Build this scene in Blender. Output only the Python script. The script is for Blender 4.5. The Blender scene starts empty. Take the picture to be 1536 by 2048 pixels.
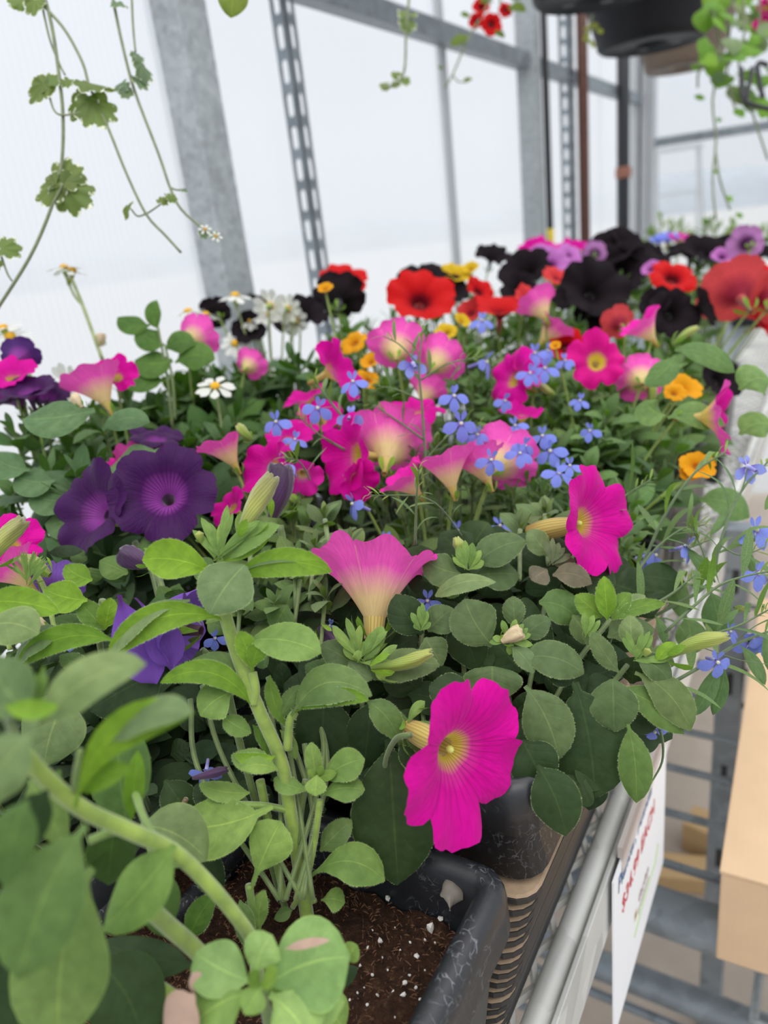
import bpy, bmesh, math, random
import numpy as np
from mathutils import Vector, Matrix, noise
PI = math.pi
rnd = random.Random(7)
scene = bpy.context.scene
COL = scene.collection

# ---------------------------------------------------------------- camera
FPX, CX, CY = 1480.0, 768.0, 1024.0          # focal length in pixels of the 1536 x 2048 frame
CAM_H = 1.2
_z = Vector((472.0, -3876.0, -FPX)); _z = -_z.normalized()
_y = Vector((941.0, 672.0, -FPX)).normalized(); _y = (_y - _z * _y.dot(_z)).normalized()
_x = _y.cross(_z)
ROT = Matrix((_x, _y, _z))                   # camera axes to world axes
CAM = Vector((0, 0, CAM_H))
cam_data = bpy.data.cameras.new('camera')
cam_data.sensor_fit = 'VERTICAL'; cam_data.sensor_height = 36.0
cam_data.lens = FPX * 36.0 / 2048.0
cam_data.clip_start = 0.01; cam_data.clip_end = 200
cam_data.dof.use_dof = True
cam_data.dof.focus_distance = 0.325
cam_data.dof.aperture_fstop = 7.4
cam = bpy.data.objects.new('camera', cam_data)
cam.matrix_world = Matrix.Translation(CAM) @ ROT.to_4x4()
COL.objects.link(cam); scene.camera = cam

# ---------------------------------------------------------------- sky and sun
world = bpy.data.worlds.new('overcast_sky'); scene.world = world
world.use_nodes = True
wt = world.node_tree; wt.nodes.clear()
w_out = wt.nodes.new('ShaderNodeOutputWorld'); w_bg = wt.nodes.new('ShaderNodeBackground')
w_tc = wt.nodes.new('ShaderNodeTexCoord'); w_sep = wt.nodes.new('ShaderNodeSeparateXYZ')
w_ramp = wt.nodes.new('ShaderNodeValToRGB')
wt.links.new(w_tc.outputs['Generated'], w_sep.inputs[0]); wt.links.new(w_sep.outputs['Z'], w_ramp.inputs[0])
e = w_ramp.color_ramp.elements
e[0].position = 0.0; e[0].color = (0.68, 0.71, 0.74, 1)
e[1].position = 1.0; e[1].color = (2.3, 2.3, 2.3, 1)
for p_, c_ in ((0.12, (0.75, 0.785, 0.835, 1)), (0.3, (0.79, 0.85, 0.94, 1)), (0.55, (1.35, 1.4, 1.45, 1))):
    k_ = e.new(p_); k_.color = c_
wt.links.new(w_ramp.outputs[0], w_bg.inputs[0]); w_bg.inputs[1].default_value = 1.0
wt.links.new(w_bg.outputs[0], w_out.inputs[0])
sun_d = bpy.data.lights.new('veiled_sun', 'SUN'); sun_d.energy = 0.9; sun_d.angle = math.radians(50); sun_d.color = (1, .97, .92)
sun = bpy.data.objects.new('veiled_sun', sun_d); COL.objects.link(sun)
sun.rotation_euler = (math.radians(24), math.radians(16), 0)
scene.view_settings.view_transform = 'Standard'; scene.view_settings.look = 'None'
scene.view_settings.gamma = 1.0; scene.view_settings.use_curve_mapping = False
scene.view_settings.exposure = 0.13

# ---------------------------------------------------------------- pixel geometry
def ray(px, py): return ROT @ Vector(((px - CX) / FPX, -(py - CY) / FPX, -1.0))
def at(px, py, d): return CAM + ray(px, py) * d
def on_z(px, py, z):
    r = ray(px, py); return CAM + r * (z / r.z)          # z relative to the camera height
def cam_dir(ax, ay, az): return (ROT @ Vector((ax, ay, az))).normalized()
_ky = [400, 450, 500, 600, 700, 800, 900, 1000, 1140, 1300, 1500, 1700, 2048]
_kd = [1.6, 1.35, 1.05, .74, .60, .52, .455, .40, .355, .325, .30, .285, .25]
def dep(x, y): return float(np.interp(y, _ky, _kd))

# ---------------------------------------------------------------- materials
class NT:
    def __init__(s, name):
        s.m = bpy.data.materials.new(name); s.m.use_nodes = True
        s.t = s.m.node_tree; s.t.nodes.clear()
        s.out = s.t.nodes.new('ShaderNodeOutputMaterial')
    def n(s, typ, **kw):
        nd = s.t.nodes.new('ShaderNode' + typ)
        for k, v in kw.items():
            if k in nd.inputs.keys(): s.set(nd.inputs[k], v)
            else: setattr(nd, k, v)
        return nd
    def set(s, sock, v):
        if isinstance(v, bpy.types.NodeSocket): s.t.links.new(v, sock)
        elif isinstance(v, bpy.types.Node): s.t.links.new(v.outputs[0], sock)
        else:
            if isinstance(v, tuple) and len(v) == 3 and sock.type == 'RGBA': v = v + (1,)
            sock.default_value = v
    def math(s, op, a, b=None, c=None, clamp=False):
        nd = s.t.nodes.new('ShaderNodeMath'); nd.operation = op; nd.use_clamp = clamp
        s.set(nd.inputs[0], a)
        if b is not None: s.set(nd.inputs[1], b)
        if c is not None: s.set(nd.inputs[2], c)
        return nd.outputs[0]
    def mix(s, f, a, b, blend='MIX'):
        nd = s.t.nodes.new('ShaderNodeMix'); nd.data_type = 'RGBA'; nd.blend_type = blend
        s.set(nd.inputs[0], f); s.set(nd.inputs[6], a); s.set(nd.inputs[7], b)
        return nd.outputs[2]
    def ramp(s, f, stops, interp='LINEAR'):
        nd = s.t.nodes.new('ShaderNodeValToRGB'); nd.color_ramp.interpolation = interp
        el = nd.color_ramp.elements
        while len(el) > 1: el.remove(el[-1])
        for i, (p, c) in enumerate(stops):
            k = el[0] if i == 0 else el.new(p)
            k.position = p; k.color = c if len(c) == 4 else tuple(c) + (1,)
        s.set(nd.inputs[0], f); return nd.outputs[0]
    def uv(s):
        tc = s.n('TexCoord'); sp = s.n('SeparateXYZ'); s.t.links.new(tc.outputs['UV'], sp.inputs[0])
        return sp.outputs[0], sp.outputs[1], tc
    def noise(s, scale, detail=3, coord='Object', rough=.5):
        tc = s.n('TexCoord'); nz = s.n('TexNoise'); nz.inputs['Scale'].default_value = scale
        nz.inputs['Detail'].default_value = detail; nz.inputs['Roughness'].default_value = rough
        s.t.links.new(tc.outputs[coord], nz.inputs['Vector']); return nz.outputs[0]
    def bump(s, h, strength=.3, dist=.001):
        b = s.n('Bump'); b.inputs['Strength'].default_value = strength; b.inputs['Distance'].default_value = dist
        s.set(b.inputs['Height'], h); return b.outputs[0]
    def done(s, shader):
        s.t.links.new(shader if isinstance(shader, bpy.types.NodeSocket) else shader.outputs[0], s.out.inputs[0]); return s.m
def srgb(r, g, b):
    f = lambda c: (c / 255 / 12.92) if c / 255 <= .04045 else ((c / 255 + .055) / 1.055) ** 2.4
    return (f(r), f(g), f(b))

def simple(name, col, rough=.6, metal=0.0, noise_scale=60, var=.12, bump=.15, bdist=.0006, spec=.5, detail=4):
    t = NT(name); nz = t.noise(noise_scale, detail)
    c = t.mix(nz, tuple(x * (1 - var) for x in col), tuple(min(1, x * (1 + var)) for x in col))
    p = t.n('BsdfPrincipled', **{'Base Color': c, 'Roughness': rough, 'Metallic': metal, 'Specular IOR Level': spec})
    p.inputs['Normal'].default_value = (0, 0, 0)
    t.set(p.inputs['Normal'], t.bump(nz, bump, bdist)); return t.done(p)

def leaf_material():
    t = NT('leaf_surface'); u, v, tc = t.uv()
    oi = t.n('ObjectInfo')
    du = t.math('ABSOLUTE', t.math('SUBTRACT', u, .5))
    mid = t.math('LESS_THAN', du, t.math('MULTIPLY_ADD', v, -.012, .022))
    # side veins sweeping forward from the midrib
    nzv = t.noise(55, 2)
    ph = t.math('ADD', t.math('SUBTRACT', v, t.math('MULTIPLY', du, .6)), t.math('MULTIPLY', t.math('SUBTRACT', nzv, .5), .16))
    sv = t.math('ABSOLUTE', t.math('SINE', t.math('MULTIPLY', ph, 15.0)))
    side = t.math('LESS_THAN', sv, .09)
    nz = t.noise(240, 4); nz2 = t.noise(45, 2)
    base = t.mix(1.0, oi.outputs['Color'], t.ramp(nz2, [(.25, (.72, .76, .72)), (.75, (1.2, 1.15, 1.1))]), 'MULTIPLY')
    base = t.mix(1.0, base, t.ramp(nz, [(.3, (.82, .84, .8)), (.7, (1.15, 1.13, 1.12))]), 'MULTIPLY')
    base = t.mix(1.0, base, t.ramp(oi.outputs['Random'], [(0, (.78, .84, .8)), (.5, (1, 1, 1)), (1, (1.22, 1.16, 1.05))]), 'MULTIPLY')
    lite = t.mix(1.0, base, (1.65, 1.5, 1.35), 'MULTIPLY')
    base = t.mix(t.math('MULTIPLY', side, .2), base, lite)
    base = t.mix(t.math('MULTIPLY', mid, .7), base, lite)
    base = t.mix(t.math('MULTIPLY', t.math('GREATER_THAN', du, .484), .45), base, lite)
    geo = t.n('NewGeometry')
    under = t.mix(1.0, base, (1.0, 1.12, .55), 'MULTIPLY')
    base = t.mix(geo.outputs['Backfacing'], base, under)
    quilt = t.math('POWER', sv, .5); n3 = t.noise(150, 2)
    hgt = t.math('SUBTRACT', t.math('ADD', t.math('MULTIPLY', nz, .35), t.math('ADD', t.math('MULTIPLY', quilt, .28), t.math('MULTIPLY', n3, 1.3))), t.math('MULTIPLY', mid, .8))
    p = t.n('BsdfPrincipled', **{'Base Color': base, 'Roughness': .55, 'Specular IOR Level': .2, 'Sheen Weight': .1, 'Sheen Roughness': .4})
    p.inputs['Sheen Tint'].default_value = (.8, .95, .8, 1)
    t.set(p.inputs['Normal'], t.bump(hgt, .42, .0008))
    tr = t.n('BsdfTranslucent', Color=t.mix(1.0, base, (1.5, 1.75, .55), 'MULTIPLY'))
    ms = t.n('MixShader'); ms.inputs[0].default_value = .19
    t.t.links.new(p.outputs[0], ms.inputs[1]); t.t.links.new(tr.outputs[0], ms.inputs[2])
    return t.done(ms)
def stem_material():
    t = NT('stem_surface'); oi = t.n('ObjectInfo'); nz = t.noise(150, 3)
    c = t.mix(1.0, oi.outputs['Color'], t.ramp(nz, [(.3, (.75, .78, .7)), (.7, (1.25, 1.2, 1.1))]), 'MULTIPLY')
    p = t.n('BsdfPrincipled', **{'Base Color': c, 'Roughness': .45, 'Sheen Weight': .4, 'Subsurface Weight': .0})
    t.set(p.inputs['Normal'], t.bump(nz, .3, .0005)); return t.done(p)

def petal_material(name, rim, mid, throat, vein, back, throat_w=.2, vein_amt=.6, rough=.5, transl=.3, back_throat=None, sheen=.04, spec=.08):
    """u runs round the flower (five lobes), v from the throat to the rim"""
    t = NT(name); u, v, tc = t.uv()
    nz = t.noise(60, 3)
    vv = t.math('ADD', v, t.math('MULTIPLY', t.math('SUBTRACT', nz, .5), .14))
    front = t.ramp(vv, [(0, throat), (throat_w * .35, throat), (throat_w, mid), (min(.95, throat_w + .14), rim), (1, rim)])
    lobe = t.math('ABSOLUTE', t.math('SINE', t.math('MULTIPLY', u, 5 * PI)))
    main = t.math('MULTIPLY', t.math('LESS_THAN', lobe, .035), t.math('LESS_THAN', v, .88))
    fine = t.math('POWER', t.math('ABSOLUTE', t.math('SINE', t.math('MULTIPLY_ADD', u, 32 * PI, t.math('MULTIPLY', nz, 3.0)))), 10)
    fmask = t.n('MapRange'); t.set(fmask.inputs[0], v); fmask.inputs[1].default_value = .75; fmask.inputs[2].default_value = .1
    vm = t.math('MULTIPLY', t.math('MAXIMUM', t.math('MULTIPLY', main, .6), t.math('MULTIPLY', fine, fmask.outputs[0])), vein_amt)
    front = t.mix(vm, front, vein)
    bt = back_throat or throat
    bk = t.ramp(v, [(0, bt), (.18, bt), (.55, back), (1, back)])
    bk = t.mix(t.math('MULTIPLY', main, .35), bk, bt)
    geo = t.n('NewGeometry')
    c = t.mix(geo.outputs['Backfacing'], front, bk)
    streak = t.n('TexNoise'); cmb = t.n('CombineXYZ')
    t.set(cmb.inputs[0], t.math('MULTIPLY', u, 120.0)); t.set(cmb.inputs[1], t.math('MULTIPLY', v, 5.0))
    t.t.links.new(cmb.outputs[0], streak.inputs['Vector']); streak.inputs['Scale'].default_value = 1.0
    c = t.mix(1.0, c, t.ramp(streak.outputs[0], [(.3, (.9, .9, .9)), (.7, (1.08, 1.08, 1.08))]), 'MULTIPLY')
    p = t.n('BsdfPrincipled', **{'Base Color': c, 'Roughness': rough, 'Sheen Weight': sheen, 'Specular IOR Level': spec})
    t.set(p.inputs['Normal'], t.bump(streak.outputs[0], .5, .0009))
    tr = t.n('BsdfTranslucent', Color=c)
    ms = t.n('MixShader'); ms.inputs[0].default_value = transl
    t.t.links.new(p.outputs[0], ms.inputs[1]); t.t.links.new(tr.outputs[0], ms.inputs[2])
    return t.done(ms)
def tube_material(name, base, mid, top, vein):
    t = NT(name); u, v, tc = t.uv(); nz = t.noise(80, 3)
    c = t.ramp(v, [(0, base), (.5, mid), (1, top)])
    ln = t.math('POWER', t.math('ABSOLUTE', t.math('SINE', t.math('MULTIPLY_ADD', u, 20 * PI, t.math('MULTIPLY', nz, 1.5)))), 8)
    c = t.mix(t.math('MULTIPLY', ln, .55), c, vein)
    p = t.n('BsdfPrincipled', **{'Base Color': c, 'Roughness': .5, 'Sheen Weight': .4})
    tr = t.n('BsdfTranslucent', Color=c); ms = t.n('MixShader'); ms.inputs[0].default_value = .25
    t.t.links.new(p.outputs[0], ms.inputs[1]); t.t.links.new(tr.outputs[0], ms.inputs[2])
    return t.done(ms)

M = {}
M['leaf'] = leaf_material(); M['stem'] = stem_material()
pk_throat = srgb(214, 196, 90)
M['magenta'] = petal_material('magenta_petal', srgb(210, 8, 148), srgb(214, 50, 154), srgb(206, 182, 70), srgb(112, 16, 74), srgb(228, 84, 180), back_throat=srgb(210, 184, 96))
M['pink'] = petal_material('pink_petal', srgb(232, 40, 172), srgb(234, 110, 190), srgb(226, 208, 140), srgb(150, 50, 110), srgb(240, 92, 188), back_throat=srgb(226, 204, 146))
M['rose'] = petal_material('rose_petal', srgb(212, 16, 132), srgb(205, 40, 130), srgb(226, 205, 60), srgb(130, 10, 70), srgb(214, 60, 150), throat_w=.28, vein_amt=.35)
M['purple'] = petal_material('purple_petal', srgb(52, 3, 66), srgb(62, 8, 76), srgb(142, 62, 150), srgb(28, 2, 38), srgb(80, 46, 112), throat_w=.38, vein_amt=.9, transl=.08, sheen=.03, spec=.15)
M['violet'] = petal_material('violet_petal', srgb(126, 84, 180), srgb(122, 80, 176), srgb(96, 50, 120), srgb(70, 30, 104), srgb(132, 94, 184), throat_w=.2, vein_amt=.6, transl=.15)
M['black'] = petal_material('black_petal', srgb(24, 17, 21), srgb(22, 14, 18), srgb(12, 9, 10), srgb(8, 6, 7), srgb(40, 32, 36), vein_amt=.3, transl=.02, sheen=.0, rough=.7, spec=.08)
M['red'] = petal_material('red_petal', srgb(202, 22, 24), srgb(190, 16, 24), srgb(90, 6, 20), srgb(110, 4, 14), srgb(204, 58, 60), throat_w=.3, vein_amt=.4)
M['coral'] = petal_material('coral_petal', srgb(214, 60, 62), srgb(214, 60, 62), srgb(150, 40, 60), srgb(160, 20, 40), srgb(212, 76, 80), throat_w=.25, vein_amt=.4)
M['yellow'] = petal_material('yellow_petal', srgb(228, 158, 24), srgb(226, 150, 20), srgb(200, 110, 16), srgb(170, 90, 20), srgb(222, 160, 50), vein_amt=.3)
M['lemon'] = petal_material('lemon_petal', srgb(214, 178, 34), srgb(214, 170, 30), srgb(180, 120, 20), srgb(170, 110, 20), srgb(206, 172, 60), vein_amt=.3)
M['lilac'] = petal_material('lilac_petal', srgb(192, 116, 190), srgb(176, 90, 170), srgb(70, 20, 70), srgb(90, 30, 90), srgb(190, 130, 190), throat_w=.24, vein_amt=.5)
M['lobelia'] = petal_material('lobelia_petal', srgb(136, 150, 236), srgb(138, 150, 236), srgb(130, 116, 214), srgb(104, 108, 214), srgb(150, 162, 236), throat_w=.2, vein_amt=.25)
M['daisy'] = petal_material('white_petal', srgb(236, 236, 230), srgb(236, 236, 228), srgb(225, 228, 200), srgb(210, 212, 190), srgb(226, 228, 220), vein_amt=.2)
M['tube'] = tube_material('yellow_tube', srgb(190, 150, 70), srgb(206, 184, 96), srgb(212, 188, 106), srgb(126, 84, 50))
M['purpletube'] = tube_material('purple_tube', srgb(96, 54, 70), srgb(78, 44, 72), srgb(70, 30, 80), srgb(50, 20, 44))
M['darktube'] = tube_material('dark_tube', srgb(60, 52, 44), srgb(44, 36, 38), srgb(30, 24, 28), srgb(24, 18, 20))
M['redtube'] = tube_material('red_tube', srgb(150, 110, 90), srgb(160, 80, 80), srgb(190, 60, 60), srgb(110, 40, 40))
M['bluetube'] = tube_material('blue_tube', srgb(160, 150, 200), srgb(140, 140, 220), srgb(220, 220, 235), srgb(100, 100, 200))
M['bud'] = tube_material('bud_surface', srgb(120, 140, 60), srgb(182, 186, 96), srgb(150, 146, 96), srgb(112, 120, 50))
M['budgreen'] = tube_material('green_bud_surface', srgb(110, 136, 50), srgb(146, 164, 62), srgb(176, 180, 90), srgb(90, 110, 40))
M['wilted'] = tube_material('wilted_petal', srgb(70, 40, 70), srgb(76, 34, 86), srgb(54, 22, 60), srgb(36, 14, 40))
M['disc'] = simple('daisy_disc', srgb(226, 168, 24), .7, noise_scale=900, var=.4, bump=1, bdist=.001)
M['anther'] = simple('anther', srgb(196, 204, 110), .6)
M['spent'] = simple('spent_bloom', srgb(196, 176, 142), .7, noise_scale=300, var=.3, bump=.6)
M['brownleaf'] = simple('dry_leaf_edge', srgb(158, 132, 116), .8, noise_scale=200, var=.3)
M['scrap'] = simple('dried_petal_scrap', srgb(104, 98, 90), .6, noise_scale=200, var=.4)
M['drystick'] = simple('dry_stick', srgb(112, 90, 62), .8, noise_scale=200, var=.35)

def galv(name, col, rough, metal, scale=90):
    t = NT(name); tc = t.n('TexCoord'); vo = t.n('TexVoronoi'); vo.inputs['Scale'].default_value = scale
    t.t.links.new(tc.outputs['Object'], vo.inputs['Vector'])
    nz = t.noise(14, 5)
    f = t.math('ADD', t.math('MULTIPLY', vo.outputs['Color'], .5), t.math('MULTIPLY', nz, .5))
    c = t.ramp(f, [(.2, tuple(x * .72 for x in col)), (.8, tuple(min(1, x * 1.2) for x in col))])
    r = t.n('MapRange'); t.set(r.inputs[0], f); r.inputs[3].default_value = rough - .1; r.inputs[4].default_value = rough + .15
    p = t.n('BsdfPrincipled', **{'Base Color': c, 'Metallic': metal, 'Roughness': r.outputs[0]})
    t.set(p.inputs['Normal'], t.bump(nz, .1, .001)); return t.done(p)
M['galv'] = galv('galvanised_steel', srgb(168, 174, 176), .5, .3, 140)
M['galvdark'] = galv('aged_galvanised_steel', srgb(138, 146, 152), .45, .5, 60)
M['rail'] = galv('bench_rail_steel', srgb(196, 196, 192), .55, .15, 40)
M['alu'] = simple('aluminium_profile', srgb(186, 188, 190), .4, .5, 20, .08)
M['blackpipe'] = simple('black_pipe', srgb(38, 38, 42), .45, 0, 40, .2)
M['brownpipe'] = simple('brown_pipe', srgb(92, 58, 46), .6, .1, 60, .25)
M['clamp'] = simple('brown_clamp', srgb(146, 96, 78), .6)
M['yellowtape'] = simple('yellow_tape', srgb(216, 190, 40), .6)
M['concrete'] = simple('concrete_floor', srgb(158, 146, 134), .85, 0, 9, .28, .3, .003, detail=8)
M['outside'] = simple('outside_gravel', srgb(172, 170, 166), .95, 0, 3, .12)
M['hills'] = simple('distant_trees', srgb(150, 158, 166), .95, 0, .6, .3)
M['whiteframe'] = simple('white_painted_steel', srgb(226, 228, 226), .5)
M['basket'] = simple('black_basket_plastic', srgb(24, 24, 29), .5, 0, 80, .2, spec=.25)
M['brownbasket'] = simple('brown_basket_plastic', srgb(104, 88, 74), .5, 0, 80, .15)
M['card'] = simple('white_card', srgb(238, 240, 244), .45, 0, 20, .02, .02)
M['holder'] = None
def plastic_pot():
    t = NT('scuffed_black_plastic'); tc = t.n('TexCoord')
    nz = t.noise(300, 6, rough=.7); n2 = t.noise(28, 3)
    vo = t.n('TexVoronoi'); vo.feature = 'DISTANCE_TO_EDGE'; vo.inputs['Scale'].default_value = 120
    wp = t.n('VectorMath'); wp.operation = 'ADD'
    nv = t.n('TexNoise'); nv.inputs['Scale'].default_value = 60; t.t.links.new(tc.outputs['Object'], nv.inputs['Vector'])
    sc_ = t.n('VectorMath'); sc_.operation = 'SCALE'; sc_.inputs[3].default_value = .05
    t.t.links.new(nv.outputs['Color'], sc_.inputs[0])
    t.t.links.new(tc.outputs['Object'], wp.inputs[0]); t.t.links.new(sc_.outputs[0], wp.inputs[1]); t.t.links.new(wp.outputs[0], vo.inputs['Vector'])
    ring = t.math('LESS_THAN', vo.outputs['Distance'], .035)
    msk = t.ramp(n2, [(.46, (0, 0, 0)), (.56, (1, 1, 1))])
    f = t.math('MULTIPLY', t.math('MULTIPLY', ring, msk), t.ramp(nz, [(.45, (0, 0, 0)), (.6, (1, 1, 1))]))
    c = t.mix(nz, srgb(26, 27, 30), srgb(46, 48, 52)); c = t.mix(t.math('MULTIPLY', f, .34), c, srgb(170, 172, 178))
    p = t.n('BsdfPrincipled', **{'Base Color': c, 'Roughness': .36}); t.set(p.inputs['Normal'], t.bump(nz, .12, .0005))
    return t.done(p)
M['pot'] = plastic_pot()
M['traydark'] = simple('tray_black_plastic', srgb(34, 33, 33), .45, 0, 100, .3)
M['traydust'] = simple('tray_dusty_top', srgb(150, 128, 104), .8, 0, 160, .35)
def soil():
    t = NT('peat_soil'); nz = t.noise(260, 8, rough=.8); n2 = t.noise(900, 4)
    c = t.ramp(nz, [(.3, srgb(30, 20, 16)), (.55, srgb(78, 54, 40)), (.75, srgb(128, 96, 72))])
    p = t.n('BsdfPrincipled', **{'Base Color': c, 'Roughness': .95, 'Specular IOR Level': .15})
    t.set(p.inputs['Normal'], t.bump(t.math('ADD', nz, n2), 1.0, .003)); return t.done(p)
M['soil'] = soil()
M['perlite'] = simple('perlite', srgb(232, 228, 222), .9, 0, 700, .12, .6)
M['fibre'] = simple('peat_fibre', srgb(112, 80, 56), .9, 0, 200, .3)
def cardboard(name, col):
    t = NT(name); tc = t.n('TexCoord'); w = t.n('TexWave'); w.inputs['Scale'].default_value = 60; w.inputs['Distortion'].default_value = .6
    t.t.links.new(tc.outputs['Object'], w.inputs['Vector']); nz = t.noise(30, 6)
    c = t.mix(nz, tuple(x * .9 for x in col), tuple(min(1, x * 1.08) for x in col))
    c = t.mix(t.math('MULTIPLY', w.outputs['Fac'], .06), c, tuple(x * .8 for x in col))
    p = t.n('BsdfPrincipled', **{'Base Color': c, 'Roughness': .8}); t.set(p.inputs['Normal'], t.bump(w.outputs['Fac'], .06, .0006)); return t.done(p)
M['cardboard'] = cardboard('cardboard', srgb(206, 176, 142))
M['wood'] = cardboard('raw_wood', srgb(176, 146, 104))
def polycarb(name, diff):
    t = NT(name); tc = t.n('TexCoord'); sp = t.n('SeparateXYZ'); t.t.links.new(tc.outputs['Object'], sp.inputs[0])
    flute = t.math('SINE', t.math('MULTIPLY', t.math('ADD', sp.outputs[0], sp.outputs[1]), 2 * PI / .009))
    nz = t.noise(3, 4)
    tl = t.n('BsdfTranslucent', Color=(.93, .94, .96)); tp = t.n('BsdfTransparent', Color=(.95, .96, .97)); gl = t.n('BsdfGlossy', Roughness=.25)
    m1 = t.n('MixShader')
    f = t.math('ADD', t.math('MULTIPLY_ADD', flute, .010, diff), t.math('MULTIPLY', nz, .12)); t.set(m1.inputs[0], f)
    t.t.links.new(tp.outputs[0], m1.inputs[1]); t.t.links.new(tl.outputs[0], m1.inputs[2])
    m2 = t.n('MixShader'); m2.inputs[0].default_value = .04
    t.t.links.new(m1.outputs[0], m2.inputs[1]); t.t.links.new(gl.outputs[0], m2.inputs[2]); return t.done(m2)
M['polycarb'] = polycarb('fluted_polycarbonate', .42); M['clearcarb'] = polycarb('clear_polycarbonate', .10)
def clearfilm():
    t = NT('clear_vinyl'); d = t.n('BsdfPrincipled', **{'Base Color': (.8, .72, .68, 1), 'Roughness': .2}); tp = t.n('BsdfTransparent')
    m = t.n('MixShader'); m.inputs[0].default_value = .55
    t.t.links.new(tp.outputs[0], m.inputs[1]); t.t.links.new(d.outputs[0], m.inputs[2]); return t.done(m)
M['holder'] = clearfilm()
def ink(name, c):
    t = NT(name); return t.done(t.n('BsdfPrincipled', **{'Base Color': c + (1,), 'Roughness': .6}))
M['inkred'] = ink('red_ink', srgb(190, 62, 66)); M['inkblue'] = ink('blue_ink', srgb(74, 104, 140))
M['inkgold'] = ink('gold_ink', srgb(206, 170, 60)); M['inkgreen'] = ink('green_ink', srgb(150, 180, 110)); M['inkgrey'] = ink('grey_ink', srgb(140, 120, 110))

# ---------------------------------------------------------------- object helpers
def new_mesh(name, verts, faces, mats, uvs=None, fmat=None, smooth=True):
    me = bpy.data.meshes.new(name); me.from_pydata([tuple(v) for v in verts], [], faces)
    for m in (mats if isinstance(mats, (list, tuple)) else [mats]): me.materials.append(m)
    if uvs is not None:
        ul = me.uv_layers.new(name='UVMap')
        arr = np.array(uvs, dtype=np.float32)
        li = np.empty(len(me.loops), dtype=np.int32); me.loops.foreach_get('vertex_index', li)
        ul.data.foreach_set('uv', arr[li].ravel())
    if fmat is not None: me.polygons.foreach_set('material_index', fmat)
    if smooth: me.polygons.foreach_set('use_smooth', [True] * len(me.polygons))
    return me
def link(name, me, parent=None, loc=None, mat=None, color=None):
    o = bpy.data.objects.new(name, me); COL.objects.link(o)
    if parent is not None: o.parent = parent
    if mat is not None: o.matrix_basis = mat
    elif loc is not None: o.location = loc
    if color is not None: o.color = tuple(color) + (1,)
    return o
def thing(name, label, cat, loc, group=None):
    o = bpy.data.objects.new(name, None); COL.objects.link(o); o.empty_display_size = .01
    o.location = loc; o['label'] = label; o['category'] = cat
    if group: o['group'] = group
    return o
def tag(o, label, cat, group=None):
    o['label'] = label; o['category'] = cat
    if group: o['group'] = group
    return o
class MB:
    """collects shapes in world space and links them as one mesh"""
    def __init__(s): s.v = []; s.f = []; s.mi = []
    def add(s, vs, fs, mi=0):
        b = len(s.v); s.v += [Vector(v) for v in vs]; s.f += [tuple(i + b for i in f) for f in fs]; s.mi += [mi] * len(fs)
    def box(s, a, b, mi=0, rot=None):
        a, b = Vector(a), Vector(b); c = (a + b) / 2
        vs = [Vector((x, y, z)) for x in (a.x, b.x) for y in (a.y, b.y) for z in (a.z, b.z)]
        if rot: vs = [c + Matrix.Rotation(rot, 3, 'Z') @ (v - c) for v in vs]
        s.add(vs, [(0, 1, 3, 2), (4, 6, 7, 5), (0, 4, 5, 1), (2, 3, 7, 6), (0, 2, 6, 4), (1, 5, 7, 3)], mi)
    def tube(s, pts, r, sides=8, cap=True, mi=0):
        pts = [Vector(p) for p in pts]; n = len(pts)
        rs = r if isinstance(r, (list, tuple)) else [r] * n
        b = len(s.v); up = None
        for i, p in enumerate(pts):
            t = (pts[min(i + 1, n - 1)] - pts[max(i - 1, 0)])
            t = t.normalized() if t.length > 1e-9 else Vector((0, 0, 1))
            if up is None: up = t.orthogonal().normalized()
            up = (up - t * up.dot(t)); up = up.normalized() if up.length > 1e-6 else t.orthogonal().normalized()
            w = t.cross(up)
            for k in range(sides):
                a = 2 * PI * k / sides; s.v.append(p + (up * math.cos(a) + w * math.sin(a)) * rs[i])
        for i in range(n - 1):
            for k in range(sides):
                k2 = (k + 1) % sides
                s.f.append((b + i * sides + k, b + i * sides + k2, b + (i + 1) * sides + k2, b + (i + 1) * sides + k)); s.mi.append(mi)
        if cap:
            s.f.append(tuple(b + k for k in reversed(range(sides)))); s.f.append(tuple(b + (n - 1) * sides + k for k in range(sides))); s.mi += [mi, mi]
    def build(s, name, mats, parent=None, smooth=False, bevel=0, color=None, origin=None):
        base = parent_world(parent) if parent is not None else Vector(origin or (0, 0, 0))
        me = new_mesh(name, [v - base for v in s.v], s.f, mats, fmat=s.mi, smooth=smooth)
        o = link(name, me, parent, color=color)
        if parent is None and origin: o.location = origin
        if bevel:
            m = o.modifiers.new('bevel', 'BEVEL'); m.width = bevel; m.segments = 2; m.limit_method = 'ANGLE'
        return o
def parent_world(p):
    v = Vector(p.location)
    while p.parent is not None: p = p.parent; v = v + Vector(p.location)
    return v
def curve_pts(pts, n=14):
    """Catmull-Rom through the points"""
    P = [Vector(p) for p in pts]
    if len(P) == 2: return [P[0].lerp(P[1], i / n) for i in range(n + 1)]
    P = [P[0] * 2 - P[1]] + P + [P[-1] * 2 - P[-2]]; out = []; m = len(P) - 3
    for i in range(n + 1):
        x = i / n * m; k = min(int(x), m - 1); t = x - k; a, b, c, d = P[k:k + 4]
        out.append(.5 * ((2 * b) + (c - a) * t + (2 * a - 5 * b + 4 * c - d) * t * t + (3 * b - a - 3 * c + d) * t ** 3))
    return out

M['ladder'] = simple('grey_ladder_metal', srgb(150, 156, 158), .5)

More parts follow.
